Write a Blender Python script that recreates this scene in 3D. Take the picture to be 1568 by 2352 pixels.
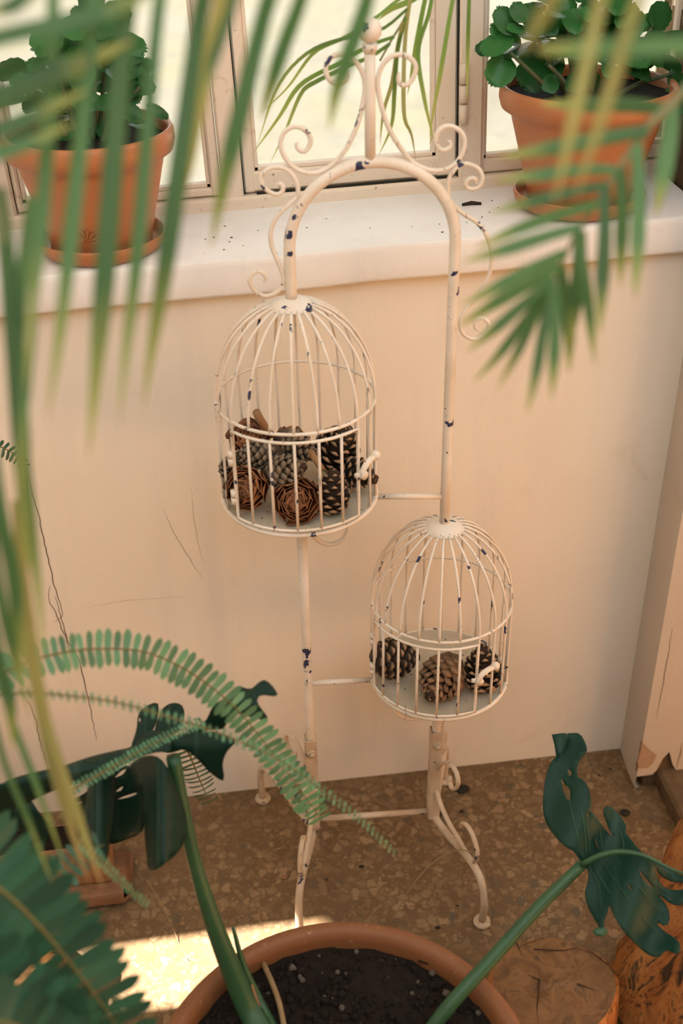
import bpy, math, random
import numpy as np
from mathutils import Vector, Matrix
from mathutils.geometry import delaunay_2d_cdt
random.seed(7)
rng = np.random.default_rng(7)
S = bpy.context.scene
COL = S.collection
for o in list(bpy.data.objects):
    bpy.data.objects.remove(o)

# ------------------------------------------------------------------ camera
FPX, IW, IH = 2626.0, 1568.0, 2352.0
CAM = Vector((-0.1728, -1.4882, 1.56))
PITCH, YAW, ROLL = map(math.radians, (33.0, 7.0, -1.15))
fw = Vector((math.sin(YAW)*math.cos(PITCH), math.cos(YAW)*math.cos(PITCH), -math.sin(PITCH)))
rt0 = Vector((math.cos(YAW), -math.sin(YAW), 0)); up0 = rt0.cross(fw)
rt = rt0*math.cos(ROLL) + up0*math.sin(ROLL); up = -rt0*math.sin(ROLL) + up0*math.cos(ROLL)
cd = bpy.data.cameras.new('camera'); cam = bpy.data.objects.new('camera', cd); COL.objects.link(cam)
cam.matrix_world = Matrix(((rt.x, up.x, -fw.x, CAM.x), (rt.y, up.y, -fw.y, CAM.y), (rt.z, up.z, -fw.z, CAM.z), (0, 0, 0, 1)))
cd.sensor_fit = 'VERTICAL'; cd.sensor_height = 36.0; cd.sensor_width = 24.0
cd.lens = FPX/IH*36.0
cd.clip_start = 0.05; cd.clip_end = 100
cd.dof.use_dof = True; cd.dof.focus_distance = 1.62; cd.dof.aperture_fstop = 3.4
S.camera = cam

# ------------------------------------------------------------------ light
S.view_settings.view_transform = 'Standard'; S.view_settings.look = 'None'
S.view_settings.gamma = 1.0; S.view_settings.use_curve_mapping = False
S.view_settings.exposure = 0.0
w = bpy.data.worlds.new('world'); S.world = w; w.use_nodes = True
bg = w.node_tree.nodes['Background']
bg.inputs[0].default_value = (0.93, 0.975, 1.0, 1); bg.inputs[1].default_value = 2.5
sd = bpy.data.lights.new('sun', 'SUN'); sun = bpy.data.objects.new('sun', sd); COL.objects.link(sun)
SUN_EL = math.radians(47.0)
sd.energy = 50.0; sd.color = (1.0, 0.89, 0.82); sd.angle = math.radians(0.8)
sun.location = (-3, -0.4, 3)
sun.rotation_euler = (0, -(math.pi/2 - SUN_EL), 0)      # shines towards +x and down

# ------------------------------------------------------------------ helpers
def ray(px, py):
    return fw + rt*((px-IW/2)/FPX) + up*((IH/2-py)/FPX)
def PY(px, py, y):
    d = ray(px, py); return CAM + d*((y-CAM.y)/d.y)
def PZ(px, py, z):
    d = ray(px, py); return CAM + d*((z-CAM.z)/d.z)
def PD(px, py, dep):
    return CAM + ray(px, py)*dep
def PN(px, py, p0, n):
    d = ray(px, py); return CAM + d*((Vector(p0)-CAM).dot(n)/d.dot(n))
def depth(p):
    return (Vector(p)-CAM).dot(fw)

def cr(pts, n):
    """Catmull-Rom resample to n points, even in arc length"""
    P = np.array([list(p) for p in pts], float)
    if len(P) == 2:
        return [Vector(P[0]*(1-t)+P[1]*t) for t in np.linspace(0, 1, n)]
    Q = np.vstack([2*P[0]-P[1], P, 2*P[-1]-P[-2]])
    out = []
    for i in range(1, len(Q)-2):
        for t in np.linspace(0, 1, 12, endpoint=False):
            a, b, c, d = Q[i-1], Q[i], Q[i+1], Q[i+2]
            out.append(0.5*((2*b)+(-a+c)*t+(2*a-5*b+4*c-d)*t*t+(-a+3*b-3*c+d)*t**3))
    out.append(P[-1]); out = np.array(out)
    L = np.r_[0, np.cumsum(np.linalg.norm(np.diff(out, axis=0), axis=1))]
    s = np.linspace(0, L[-1], n)
    return [Vector([np.interp(v, L, out[:, k]) for k in range(out.shape[1])]) for v in s]

class MB:
    """collects vertices, faces and uvs of one mesh (world coordinates)"""
    def __init__(self): self.v = []; self.f = []; self.uv = {}
    def add(self, V, F, UV=None):
        o = len(self.v); self.v += [Vector(p) for p in V]; self.f += [tuple(i+o for i in q) for q in F]
        if UV:
            for i, q in enumerate(UV): self.uv[o+i] = q
        return self
    def tube(self, pts, r, n=8, caps=True, flat=None, closed=False):
        pts = [Vector(p) for p in pts]; N = len(pts)
        rr = r if hasattr(r, '__len__') else [r]*N
        T = []
        for i in range(N):
            if closed: a, b = pts[(i-1) % N], pts[(i+1) % N]
            else: a, b = pts[max(i-1, 0)], pts[min(i+1, N-1)]
            T.append((b-a).normalized())
        ref = flat.normalized() if flat is not None else (Vector((0, 0, 1)) if abs(T[0].z) < .9 else Vector((0, 1, 0)))
        V = []; nrm = (ref - T[0]*ref.dot(T[0])).normalized(); UV = []
        for i in range(N):
            if flat is not None: nrm = ref - T[i]*ref.dot(T[i])
            else: nrm = nrm - T[i]*nrm.dot(T[i])
            if nrm.length < 1e-6: nrm = T[i].orthogonal()
            nrm.normalize(); bi = T[i].cross(nrm)
            for k in range(n):
                a = 2*math.pi*k/n
                q = rr[i]; qx, qy = (q if hasattr(q, '__len__') else (q, q))
                V.append(pts[i] + nrm*(math.cos(a)*qx) + bi*(math.sin(a)*qy)); UV.append((k/n, i/max(N-1, 1)))
        F = []
        for i in range(N if closed else N-1):
            j = (i+1) % N
            for k in range(n):
                F.append((i*n+k, i*n+(k+1) % n, j*n+(k+1) % n, j*n+k))
        if caps and not closed:
            F.append(tuple(reversed(range(n)))); F.append(tuple((N-1)*n+k for k in range(n)))
        return self.add(V, F, UV)
    def lathe(self, prof, c, n=48, wob=None, ax=None):
        c = Vector(c); V = []; F = []; m = len(prof)
        for k in range(n):
            a = 2*math.pi*k/n
            for (r, z) in prof:
                q = r*(1 + (wob(a) if wob else 0))
                V.append(c + Vector((q*math.cos(a), q*math.sin(a), z)))
        for k in range(n):
            j = (k+1) % n
            for i in range(m-1):
                F.append((k*m+i, j*m+i, j*m+i+1, k*m+i+1))
        return self.add(V, F)
    def box(self, lo, hi, bev=0.0):
        x0, y0, z0 = lo; x1, y1, z1 = hi
        if bev <= 0:
            V = [(x, y, z) for z in (z0, z1) for y in (y0, y1) for x in (x0, x1)]
            F = [(0, 2, 3, 1), (4, 5, 7, 6), (0, 1, 5, 4), (2, 6, 7, 3), (0, 4, 6, 2), (1, 3, 7, 5)]
            return self.add(V, F)
        b = bev; V = []; F = []
        cx = [(x0, 1), (x1, -1)]; cy = [(y0, 1), (y1, -1)]; cz = [(z0, 1), (z1, -1)]
        idx = {}
        for i, (x, sx) in enumerate(cx):
            for j, (y, sy) in enumerate(cy):
                for k, (z, sz) in enumerate(cz):
                    idx[i, j, k, 'x'] = len(V); V.append((x, y+sy*b, z+sz*b))
                    idx[i, j, k, 'y'] = len(V); V.append((x+sx*b, y, z+sz*b))
                    idx[i, j, k, 'z'] = len(V); V.append((x+sx*b, y+sy*b, z))
        g = lambda i, j, k, a: idx[i, j, k, a]
        for i in (0, 1): F.append((g(i, 0, 0, 'x'), g(i, 1, 0, 'x'), g(i, 1, 1, 'x'), g(i, 0, 1, 'x')))
        for j in (0, 1): F.append((g(0, j, 0, 'y'), g(1, j, 0, 'y'), g(1, j, 1, 'y'), g(0, j, 1, 'y')))
        for k in (0, 1): F.append((g(0, 0, k, 'z'), g(1, 0, k, 'z'), g(1, 1, k, 'z'), g(0, 1, k, 'z')))
        for i in (0, 1):
            for j in (0, 1): F.append((g(i, j, 0, 'x'), g(i, j, 1, 'x'), g(i, j, 1, 'y'), g(i, j, 0, 'y')))
            for k in (0, 1): F.append((g(i, 0, k, 'x'), g(i, 1, k, 'x'), g(i, 1, k, 'z'), g(i, 0, k, 'z')))
        for j in (0, 1):
            for k in (0, 1): F.append((g(0, j, k, 'y'), g(1, j, k, 'y'), g(1, j, k, 'z'), g(0, j, k, 'z')))
        for i in (0, 1):
            for j in (0, 1):
                for k in (0, 1): F.append((g(i, j, k, 'x'), g(i, j, k, 'y'), g(i, j, k, 'z')))
        return self.add(V, F)
    def ball(self, c, r, n=12, m=8, sq=(1, 1, 1)):
        c = Vector(c); V = []; F = []
        for i in range(m+1):
            t = math.pi*i/m
            for k in range(n):
                a = 2*math.pi*k/n
                V.append(c + Vector((r*sq[0]*math.sin(t)*math.cos(a), r*sq[1]*math.sin(t)*math.sin(a), r*sq[2]*math.cos(t))))
        for i in range(m):
            for k in range(n):
                F.append((i*n+k, (i+1)*n+k, (i+1)*n+(k+1) % n, i*n+(k+1) % n))
        return self.add(V, F)
    def ribbon(self, pts, width, side, fold=0.25, n=14, cols=3, wave=0.0, thick=0.0):
        """a leaf blade along pts; width = function of t giving half width; side = direction across"""
        P = cr(pts, n); V = []; F = []; UV = []
        for i, p in enumerate(P):
            t = i/(n-1)
            T = (P[min(i+1, n-1)]-P[max(i-1, 0)]).normalized()
            sd_ = Vector(side(t) if callable(side) else side); sd_ = (sd_-T*sd_.dot(T)).normalized(); nn = T.cross(sd_)
            hw = width(t)
            for k in range(cols):
                s = -1+2*k/(cols-1)
                V.append(p + sd_*(s*hw) + nn*((s*s)*hw*fold + (wave*hw*math.sin(9*t+2*s) if wave else 0)))
                UV.append((k/(cols-1), t))
        for i in range(n-1):
            for k in range(cols-1):
                a = i*cols+k; F.append((a, a+1, a+cols+1, a+cols))
        return self.add(V, F, UV)

ROOT = {}
def mesh_of(name, mb, smooth=True, org=(0, 0, 0)):
    me = bpy.data.meshes.new(name); o = Vector(org)
    me.from_pydata([tuple(p-o) for p in mb.v], [], mb.f)
    if mb.uv:
        ul = me.uv_layers.new(name='UVMap')
        for lp in me.loops:
            ul.data[lp.index].uv = mb.uv.get(lp.vertex_index, (0, 0))
    me.validate(); me.update()
    if smooth:
        me.polygons.foreach_set('use_smooth', [True]*len(me.polygons))
    return me
def tag(o, label=None, cat=None, group=None, kind=None):
    if label: o['label'] = label
    if cat: o['category'] = cat
    if group: o['group'] = group
    if kind: o['kind'] = kind
    return o
def thing(name, label, cat, loc, group=None):
    o = bpy.data.objects.new(name, None); COL.objects.link(o); o.location = loc
    o.empty_display_size = 0.03
    ROOT[o] = Vector(loc); return tag(o, label, cat, group)
def obj(name, mb, mat, parent=None, smooth=True, label=None):
    """one mesh object; vertices are in world coordinates"""
    org = ROOT.get(parent, Vector((0, 0, 0))) if parent else Vector((0, 0, 0))
    me = mesh_of(name, mb, smooth, org); me.materials.append(mat)
    o = bpy.data.objects.new(name, me); COL.objects.link(o)
    if parent: o.parent = parent
    ROOT[o] = org
    if label: o['label'] = label
    return o
def solo(name, mb, mat, label, cat, group=None, smooth=True):
    return tag(obj(name, mb, mat, None, smooth), label, cat, group)
def piece(name, me, parent, M):
    """a copy of a shared mesh with its world matrix, child of parent"""
    o = bpy.data.objects.new(name, me); COL.objects.link(o); o.parent = parent
    o.matrix_local = Matrix.Translation(-ROOT[parent]) @ M
    return o
def frame(p, x, y, z, s=1.0):
    x, y, z = Vector(x)*s, Vector(y)*s, Vector(z)*s
    return Matrix(((x.x, y.x, z.x, p.x), (x.y, y.y, z.y, p.y), (x.z, y.z, z.z, p.z), (0, 0, 0, 1)))
def basis(ydir, zhint):
    y = Vector(ydir).normalized(); z = Vector(zhint); z = (z-y*z.dot(y))
    if z.length < 1e-5: z = y.orthogonal()
    z.normalize(); return y.cross(z), y, z

# ------------------------------------------------------------------ materials
def mat(name):
    m = bpy.data.materials.new(name); m.use_nodes = True
    nt = m.node_tree; return m, nt, nt.nodes['Principled BSDF'], nt.nodes['Material Output']
def N(nt, t, **kw):
    n = nt.nodes.new(t)
    for k, v in kw.items(): setattr(n, k, v)
    return n
def noise(nt, scale, detail=4, rough=.6, vec=None, dist=0):
    n = N(nt, 'ShaderNodeTexNoise'); n.inputs['Scale'].default_value = scale; n.inputs['Detail'].default_value = detail
    n.inputs['Roughness'].default_value = rough; n.inputs['Distortion'].default_value = dist
    if vec: nt.links.new(vec, n.inputs['Vector'])
    return n
def ramp(nt, src, stops, interp='LINEAR'):
    r = N(nt, 'ShaderNodeValToRGB'); r.color_ramp.interpolation = interp
    el = r.color_ramp.elements
    while len(el) > 1: el.remove(el[-1])
    el[0].position = stops[0][0]; el[0].color = (*stops[0][1], 1)
    for p, c in stops[1:]:
        e = el.new(p); e.color = (*c, 1)
    nt.links.new(src, r.inputs[0]); return r
def mix(nt, fac, a, b, mode='MIX'):
    m = N(nt, 'ShaderNodeMix', data_type='RGBA', blend_type=mode)
    for sock, v in ((0, fac), (6, a), (7, b)):
        if hasattr(v, 'links') or hasattr(v, 'is_linked'): nt.links.new(v, m.inputs[sock])
        elif sock == 0: m.inputs[0].default_value = v
        else: m.inputs[sock].default_value = (*v, 1)
    return m.outputs[2]
def bump(nt, bs, h, s=.3, d=.002):
    b = N(nt, 'ShaderNodeBump'); b.inputs['Strength'].default_value = s; b.inputs['Distance'].default_value = d
    nt.links.new(h, b.inputs['Height']); nt.links.new(b.outputs[0], bs.inputs['Normal'])
def coords(nt, scale=(1, 1, 1), kind='Object'):
    tc = N(nt, 'ShaderNodeTexCoord'); mp = N(nt, 'ShaderNodeMapping'); mp.inputs['Scale'].default_value = scale
    nt.links.new(tc.outputs[kind], mp.inputs[0]); return mp.outputs[0]
def setb(bs, rough=.6, spec=.4, metal=0):
    bs.inputs['Roughness'].default_value = rough; bs.inputs['Specular IOR Level'].default_value = spec; bs.inputs['Metallic'].default_value = metal

def m_metal(name='chipped_cream_paint', a=(.80, .735, .645), b=(.66, .565, .44), chip=.650, dirt=.35):
    m, nt, bs, out = mat(name); setb(bs, .5, .35); c = coords(nt)
    n1 = noise(nt, 34, 3, .55, c); n2 = noise(nt, 150, 4, .7, c); n3 = noise(nt, 14, 3, .6, c)
    n4 = noise(nt, 1.0, 3, .6, coords(nt, (170, 170, 14)))
    base = mix(nt, ramp(nt, n3.outputs[0], [(dirt, (0, 0, 0)), (dirt+.4, (1, 1, 1))]).outputs[0], a, b)
    c1 = ramp(nt, n1.outputs[0], [(chip, (0, 0, 0)), (chip+.015, (1, 1, 1))]).outputs[0]
    c2 = ramp(nt, n2.outputs[0], [(.66, (0, 0, 0)), (.69, (.75, .75, .75))]).outputs[0]
    c3 = ramp(nt, n4.outputs[0], [(.672, (0, 0, 0)), (.69, (.85, .85, .85))]).outputs[0]
    al = mix(nt, c2, base, (.13, .09, .06)); al = mix(nt, c3, al, (.045, .042, .06)); al = mix(nt, c1, al, (.028, .035, .085))
    nt.links.new(al, bs.inputs['Base Color']); bump(nt, bs, n2.outputs[0], .15, .001); return m
def m_plaster(name, a, b, stain=(.5, .36, .22), bs_=.25):
    m, nt, bs, out = mat(name); setb(bs, .8, .2); c = coords(nt)
    n1 = noise(nt, 2.2, 5, .6, c); n2 = noise(nt, 9, 5, .65, c, .6); n3 = noise(nt, 160, 3, .6, c)
    cs = coords(nt, (9, 9, .8)); n4 = noise(nt, 1.5, 4, .6, cs)
    col = mix(nt, ramp(nt, n1.outputs[0], [(.35, (0, 0, 0)), (.7, (1, 1, 1))]).outputs[0], a, b)
    col = mix(nt, ramp(nt, n4.outputs[0], [(.5, (0, 0, 0)), (.8, (.34, .34, .34))]).outputs[0], col, (.60, .58, .55))
    col = mix(nt, ramp(nt, n2.outputs[0], [(.62, (0, 0, 0)), (.8, (.3, .3, .3))]).outputs[0], col, stain)
    n5 = noise(nt, 55, 2, .5, c)
    col = mix(nt, ramp(nt, n5.outputs[0], [(.77, (0, 0, 0)), (.79, (.55, .55, .55))]).outputs[0], col, (.2, .13, .07))
    nt.links.new(col, bs.inputs['Base Color'])
    ad = N(nt, 'ShaderNodeMath', operation='ADD'); nt.links.new(n3.outputs[0], ad.inputs[0]); nt.links.new(n2.outputs[0], ad.inputs[1])
    bump(nt, bs, ad.outputs[0], bs_, .002); return m
def m_paintwood():
    m, nt, bs, out = mat('old_painted_wood'); setb(bs, .55, .35); c = coords(nt)
    n1 = noise(nt, 5, 5, .6, c); n2 = noise(nt, 26, 5, .7, c, 1.0); n3 = noise(nt, 90, 3, .6, c)
    col = mix(nt, n1.outputs[0], (.80, .71, .60), (.70, .58, .44))
    col = mix(nt, ramp(nt, n2.outputs[0], [(.60, (0, 0, 0)), (.72, (.6, .6, .6))]).outputs[0], col, (.40, .26, .13))
    col = mix(nt, ramp(nt, n3.outputs[0], [(.70, (0, 0, 0)), (.73, (.7, .7, .7))]).outputs[0], col, (.13, .085, .05))
    nt.links.new(col, bs.inputs['Base Color']); bump(nt, bs, n2.outputs[0], .35, .002); return m
def m_terra(name, a, b, rough=.42):
    m, nt, bs, out = mat(name); setb(bs, rough, .4); c = coords(nt)
    n1 = noise(nt, 7, 4, .6, c); n2 = noise(nt, 120, 3, .6, c)
    col = mix(nt, n1.outputs[0], a, b)
    col = mix(nt, ramp(nt, n2.outputs[0], [(.66, (0, 0, 0)), (.72, (.25, .25, .25))]).outputs[0], col, (.7, .5, .36))
    nt.links.new(col, bs.inputs['Base Color']); bump(nt, bs, n2.outputs[0], .08, .001); return m
def m_leaf(name, a, b, trans=.35, rough=.35, tcol=None, spec=.5, uvtip=None, vein=None):
    m, nt, bs, out = mat(name); setb(bs, rough, spec); c = coords(nt)
    n1 = noise(nt, 18, 3, .6, c)
    oi = N(nt, 'ShaderNodeObjectInfo')
    col = mix(nt, n1.outputs[0], a, b)
    hs = N(nt, 'ShaderNodeHueSaturation'); mr = N(nt, 'ShaderNodeMapRange'); mr.inputs[3].default_value = .68; mr.inputs[4].default_value = 1.4
    nt.links.new(oi.outputs['Random'], mr.inputs[0]); nt.links.new(mr.outputs[0], hs.inputs['Value']); nt.links.new(col, hs.inputs['Color'])
    col = hs.outputs[0]
    if uvtip or vein:
        tc = N(nt, 'ShaderNodeTexCoord'); sp = N(nt, 'ShaderNodeSeparateXYZ'); nt.links.new(tc.outputs['UV'], sp.inputs[0])
        if uvtip:
            for (p0, p1, cc) in uvtip:
                col = mix(nt, ramp(nt, sp.outputs[1], [(p0, (0, 0, 0)), (p1, (1, 1, 1))]).outputs[0], col, cc)
        if vein:
            v = ramp(nt, sp.outputs[0], [(.46, (0, 0, 0)), (.5, (.6, .6, .6)), (.54, (0, 0, 0))]).outputs[0]
            col = mix(nt, v, col, vein)
    nt.links.new(col, bs.inputs['Base Color'])
    tr = N(nt, 'ShaderNodeBsdfTranslucent'); ms = N(nt, 'ShaderNodeMixShader'); ms.inputs[0].default_value = trans
    gm = mix(nt, 1.0, col, tcol or (1, 1, .5), 'MULTIPLY')
    g2 = N(nt, 'ShaderNodeGamma'); g2.inputs[1].default_value = .75; nt.links.new(gm, g2.inputs[0])
    nt.links.new(g2.outputs[0], tr.inputs[0])
    nt.links.new(bs.outputs[0], ms.inputs[1]); nt.links.new(tr.outputs[0], ms.inputs[2]); nt.links.new(ms.outputs[0], out.inputs[0])
    return m
def m_simple(name, a, b, scale=30, rough=.7, spec=.3, bs_=.3, bd=.002, detail=5, stretch=(1, 1, 1)):
    m, nt, bs, out = mat(name); setb(bs, rough, spec); c = coords(nt, stretch)
    n1 = noise(nt, scale, detail, .65, c)
    col = mix(nt, ramp(nt, n1.outputs[0], [(.32, (0, 0, 0)), (.68, (1, 1, 1))]).outputs[0], a, b)
    nt.links.new(col, bs.inputs['Base Color'])
    if bs_: bump(nt, bs, n1.outputs[0], bs_, bd)
    return m
def m_scale(name, a, b, tip, p0=.72, p1=.95):
    m, nt, bs, out = mat(name); setb(bs, .6, .3)
    c = coords(nt); n1 = noise(nt, 1.5, 4, .6, c)
    oi = N(nt, 'ShaderNodeObjectInfo')
    col = mix(nt, n1.outputs[0], a, b)
    tc = N(nt, 'ShaderNodeTexCoord'); sp = N(nt, 'ShaderNodeSeparateXYZ'); nt.links.new(tc.outputs['UV'], sp.inputs[0])
    col = mix(nt, ramp(nt, sp.outputs[1], [(p0, (0, 0, 0)), (p1, (1, 1, 1))]).outputs[0], col, tip)
    hs = N(nt, 'ShaderNodeHueSaturation'); mr = N(nt, 'ShaderNodeMapRange'); mr.inputs[3].default_value = .7; mr.inputs[4].default_value = 1.3
    nt.links.new(oi.outputs['Random'], mr.inputs[0]); nt.links.new(mr.outputs[0], hs.inputs['Value']); nt.links.new(col, hs.inputs['Color'])
    nt.links.new(hs.outputs[0], bs.inputs['Base Color']); return m
def m_terrazzo():
    m, nt, bs, out = mat('terrazzo'); setb(bs, .6, .25); c = coords(nt)
    wn = noise(nt, 60, 3, .6, c); va = N(nt, 'ShaderNodeMix', data_type='VECTOR'); va.inputs[0].default_value = .016
    nt.links.new(c, va.inputs[4]); nt.links.new(wn.outputs['Color'], va.inputs[5])
    n1 = noise(nt, 4, 4, .6, c); n2 = noise(nt, 26, 4, .65, c)
    col = mix(nt, n2.outputs[0], (.115, .070, .032), (.180, .115, .058))
    dirt = ramp(nt, n1.outputs[0], [(.35, (.30, .30, .30)), (.62, (.9, .9, .9))]).outputs[0]
    for sc, p0 in ((120, .45), (62, .40)):
        v1 = N(nt, 'ShaderNodeTexVoronoi', feature='DISTANCE_TO_EDGE'); v2 = N(nt, 'ShaderNodeTexVoronoi', feature='F1')
        for v in (v1, v2):
            v.inputs['Scale'].default_value = sc; nt.links.new(va.outputs[1], v.inputs['Vector'])
        sp = N(nt, 'ShaderNodeSeparateColor'); nt.links.new(v2.outputs['Color'], sp.inputs[0])
        chip = ramp(nt, sp.outputs[0], [(.0, (.20, .13, .068)), (.35, (.235, .155, .08)), (.6, (.28, .185, .10)), (.84, (.33, .225, .125)), (.94, (.10, .085, .06))], 'CONSTANT').outputs[0]
        e = ramp(nt, v1.outputs['Distance'], [(.05, (0, 0, 0)), (.16, (1, 1, 1))]).outputs[0]
        pick = ramp(nt, sp.outputs[1], [(p0, (0, 0, 0)), (p0+.05, (1, 1, 1))]).outputs[0]
        fac = mix(nt, 1.0, mix(nt, 1.0, e, pick, 'MULTIPLY'), dirt, 'MULTIPLY')
        col = mix(nt, fac, col, chip)
    nt.links.new(col, bs.inputs['Base Color']); bump(nt, bs, n2.outputs[0], .12, .001); return m
def m_wood(name, a, b, c_, scale=(30, 30, 3), dist=2.5):
    m, nt, bs, out = mat(name); setb(bs, .55, .35); c = coords(nt, scale)
    n1 = noise(nt, 1.0, 6, .65, c, dist); n2 = noise(nt, 9, 4, .6, coords(nt))
    col = ramp(nt, n1.outputs[0], [(.36, c_), (.45, a), (.56, b), (.66, c_)]).outputs[0]
    col = mix(nt, ramp(nt, n2.outputs[0], [(.45, (0, 0, 0)), (.7, (.6, .6, .6))]).outputs[0], col, c_)
    nt.links.new(col, bs.inputs['Base Color']); bump(nt, bs, n1.outputs[0], .6, .004); return m
def m_soil():
    m, nt, bs, out = mat('potting_soil'); setb(bs, .95, .15); c = coords(nt)
    n1 = noise(nt, 60, 6, .7, c); n2 = noise(nt, 170, 3, .6, c)
    col = mix(nt, n1.outputs[0], (.009, .0065, .005), (.024, .018, .014))
    col = mix(nt, ramp(nt, n2.outputs[0], [(.69, (0, 0, 0)), (.73, (.6, .6, .6))]).outputs[0], col, (.07, .058, .046))
    nt.links.new(col, bs.inputs['Base Color']); bump(nt, bs, n1.outputs[0], .8, .006); return m
def m_ground():
    m, nt, bs, out = mat('pale_ground'); setb(bs, .9, .1); c = coords(nt)
    n1 = noise(nt, .9, 4, .6, c); n2 = noise(nt, 4, 4, .6, c)
    col = mix(nt, ramp(nt, n1.outputs[0], [(.4, (0, 0, 0)), (.65, (1, 1, 1))]).outputs[0], (.54, .48, .39), (.52, .47, .33))
    col = mix(nt, ramp(nt, n2.outputs[0], [(.5, (0, 0, 0)), (.7, (.5, .5, .5))]).outputs[0], col, (.42, .37, .31))
    nt.links.new(col, bs.inputs['Base Color']); return m
def m_glass():
    m, nt, bs, out = mat('window_glass'); nt.nodes.remove(bs)
    t = N(nt, 'ShaderNodeBsdfTransparent'); t.inputs[0].default_value = (.95, .95, .93, 1)
    g = N(nt, 'ShaderNodeBsdfGlossy'); g.inputs['Roughness'].default_value = .03
    f = N(nt, 'ShaderNodeFresnel'); f.inputs[0].default_value = 1.3
    d = N(nt, 'ShaderNodeBsdfDiffuse'); d.inputs[0].default_value = (.7, .66, .6, 1)
    n = noise(nt, 6, 4, .6, coords(nt)); rr = ramp(nt, n.outputs[0], [(.45, (0, 0, 0)), (.8, (.16, .16, .16))])
    m1 = N(nt, 'ShaderNodeMixShader'); m2 = N(nt, 'ShaderNodeMixShader')
    nt.links.new(f.outputs[0], m1.inputs[0]); nt.links.new(t.outputs[0], m1.inputs[1]); nt.links.new(g.outputs[0], m1.inputs[2])
    nt.links.new(rr.outputs[0], m2.inputs[0]); nt.links.new(m1.outputs[0], m2.inputs[1]); nt.links.new(d.outputs[0], m2.inputs[2])
    nt.links.new(m2.outputs[0], out.inputs[0]); return m

M = dict(
    metal=m_metal(),
    metalo=m_metal('darker_cream_paint', (.64, .53, .40), (.44, .33, .215), .650, .32),  # darker, browner cream for legs, brackets and stretcher
    plate=m_metal('dusty_cage_floor', (.50, .45, .35), (.42, .36, .26), .70, .35),
    wall=m_plaster('cream_plaster', (.83, .775, .665), (.79, .715, .59)),
    sill=m_plaster('sill_paint', (.85, .85, .84), (.81, .79, .75), (.5, .4, .28), .35),
    pil=m_plaster('grey_plaster', (.56, .49, .41), (.49, .43, .36), (.36, .26, .17), .4),
    bare=m_simple('bare_render', (.17, .115, .065), (.09, .06, .033), 20, .9, .1, .6, .006),
    wood=m_paintwood(),
    terra=m_terra('terracotta_pot', (.47, .185, .072), (.40, .145, .055)),
    terra2=m_terra('big_pot_clay', (.24, .098, .040), (.19, .075, .028), .55),
    kal=m_leaf('kalanchoe_leaf', (.028, .145, .036), (.05, .20, .052), .45, .3, (.75, 1.0, .2)),
    stem=m_simple('green_stem', (.07, .13, .05), (.12, .11, .05), 20, .5, .3, 0),
    palm=m_leaf('palm_leaflet', (.060, .145, .065), (.085, .18, .075), .35, .45, (.85, 1.0, .45), .3, [(.62, .92, (.36, .38, .11)), (.93, 1.0, (.48, .33, .15))]),
    palmy=m_leaf('yellowing_leaflet', (.29, .30, .11), (.36, .34, .14), .35, .45, (1, .95, .5), .3, [(.8, 1.0, (.50, .33, .14))]),
    palmf=m_leaf('fine_leaflet', (.10, .20, .05), (.16, .26, .07), .4, .4, (.9, 1.0, .35), .3, [(.45, .9, (.40, .42, .13)), (.95, 1.0, (.45, .36, .15))]),
    rachis=m_simple('palm_rachis', (.20, .24, .11), (.26, .27, .15), 20, .5, .3, 0),
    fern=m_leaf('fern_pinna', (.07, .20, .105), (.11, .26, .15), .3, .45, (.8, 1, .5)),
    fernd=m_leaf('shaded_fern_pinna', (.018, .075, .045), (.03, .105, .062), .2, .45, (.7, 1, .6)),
    fernst=m_simple('fern_stalk', (.17, .12, .05), (.13, .15, .05), 20, .6, .2, 0),
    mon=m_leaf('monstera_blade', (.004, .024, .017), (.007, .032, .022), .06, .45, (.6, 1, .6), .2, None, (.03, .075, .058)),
    monst=m_simple('monstera_petiole', (.022, .075, .036), (.035, .105, .045), 14, .4, .4, 0),
    cone=m_scale('pine_cone_scale', (.022, .014, .009), (.04, .026, .016), (.33, .21, .12), .86, 1.0),
    coneg=m_scale('grey_cone_scale', (.045, .032, .021), (.075, .057, .04), (.20, .155, .105), .55, .9),
    coneb=m_scale('brown_cone_scale', (.075, .042, .022), (.11, .062, .033), (.22, .13, .07), .6, .95),
    rose=m_scale('cedar_rose_petal', (.16, .055, .02), (.25, .09, .034), (.30, .13, .058), .75, 1.0),
    core=m_simple('cone_core', (.03, .02, .013), (.05, .03, .02), 60, .8, .2, 0),
    twig=m_simple('dry_twig', (.32, .19, .09), (.22, .12, .06), 60, .7, .2, .3),
    straw=m_simple('dry_straw', (.30, .21, .11), (.22, .15, .08), 60, .7, .2, 0),
    floor=m_terrazzo(),
    soil=m_soil(),
    ash=m_simple('pale_crumb', (.11, .095, .08), (.06, .05, .042), 90, .9, .2, .3),
    logend=m_wood('cut_wood', (.155, .075, .027), (.215, .112, .043), (.10, .052, .022), (24, 24, 24), 1.0),
    bark=m_wood('gnarled_wood', (.30, .105, .026), (.42, .17, .045), (.045, .027, .013), (48, 48, 3.5), 1.0),
    brown=m_wood('brown_planter_wood', (.23, .105, .045), (.28, .14, .06), (.12, .06, .03), (8, 8, 40), 1.0),
    dark=m_simple('dark_debris', (.012, .02, .014), (.03, .025, .018), 30, .7, .2, 0),
    crack=m_simple('crack_dark', (.10, .065, .035), (.16, .10, .055), 60, .9, .1, 0),
    orange=m_plaster('orange_bounce_wall', (.53, .28, .095), (.48, .24, .08), (.45, .2, .08), .3),  # colour of the unseen wall added for orange bounce light
    green=m_simple('light_block_brown', (.20, .12, .05), (.14, .10, .045), 12, .9, .1, 0),  # brown of the unseen light-blocking wall added behind the camera
    ground=m_ground(), glass=m_glass(),
)
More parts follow.
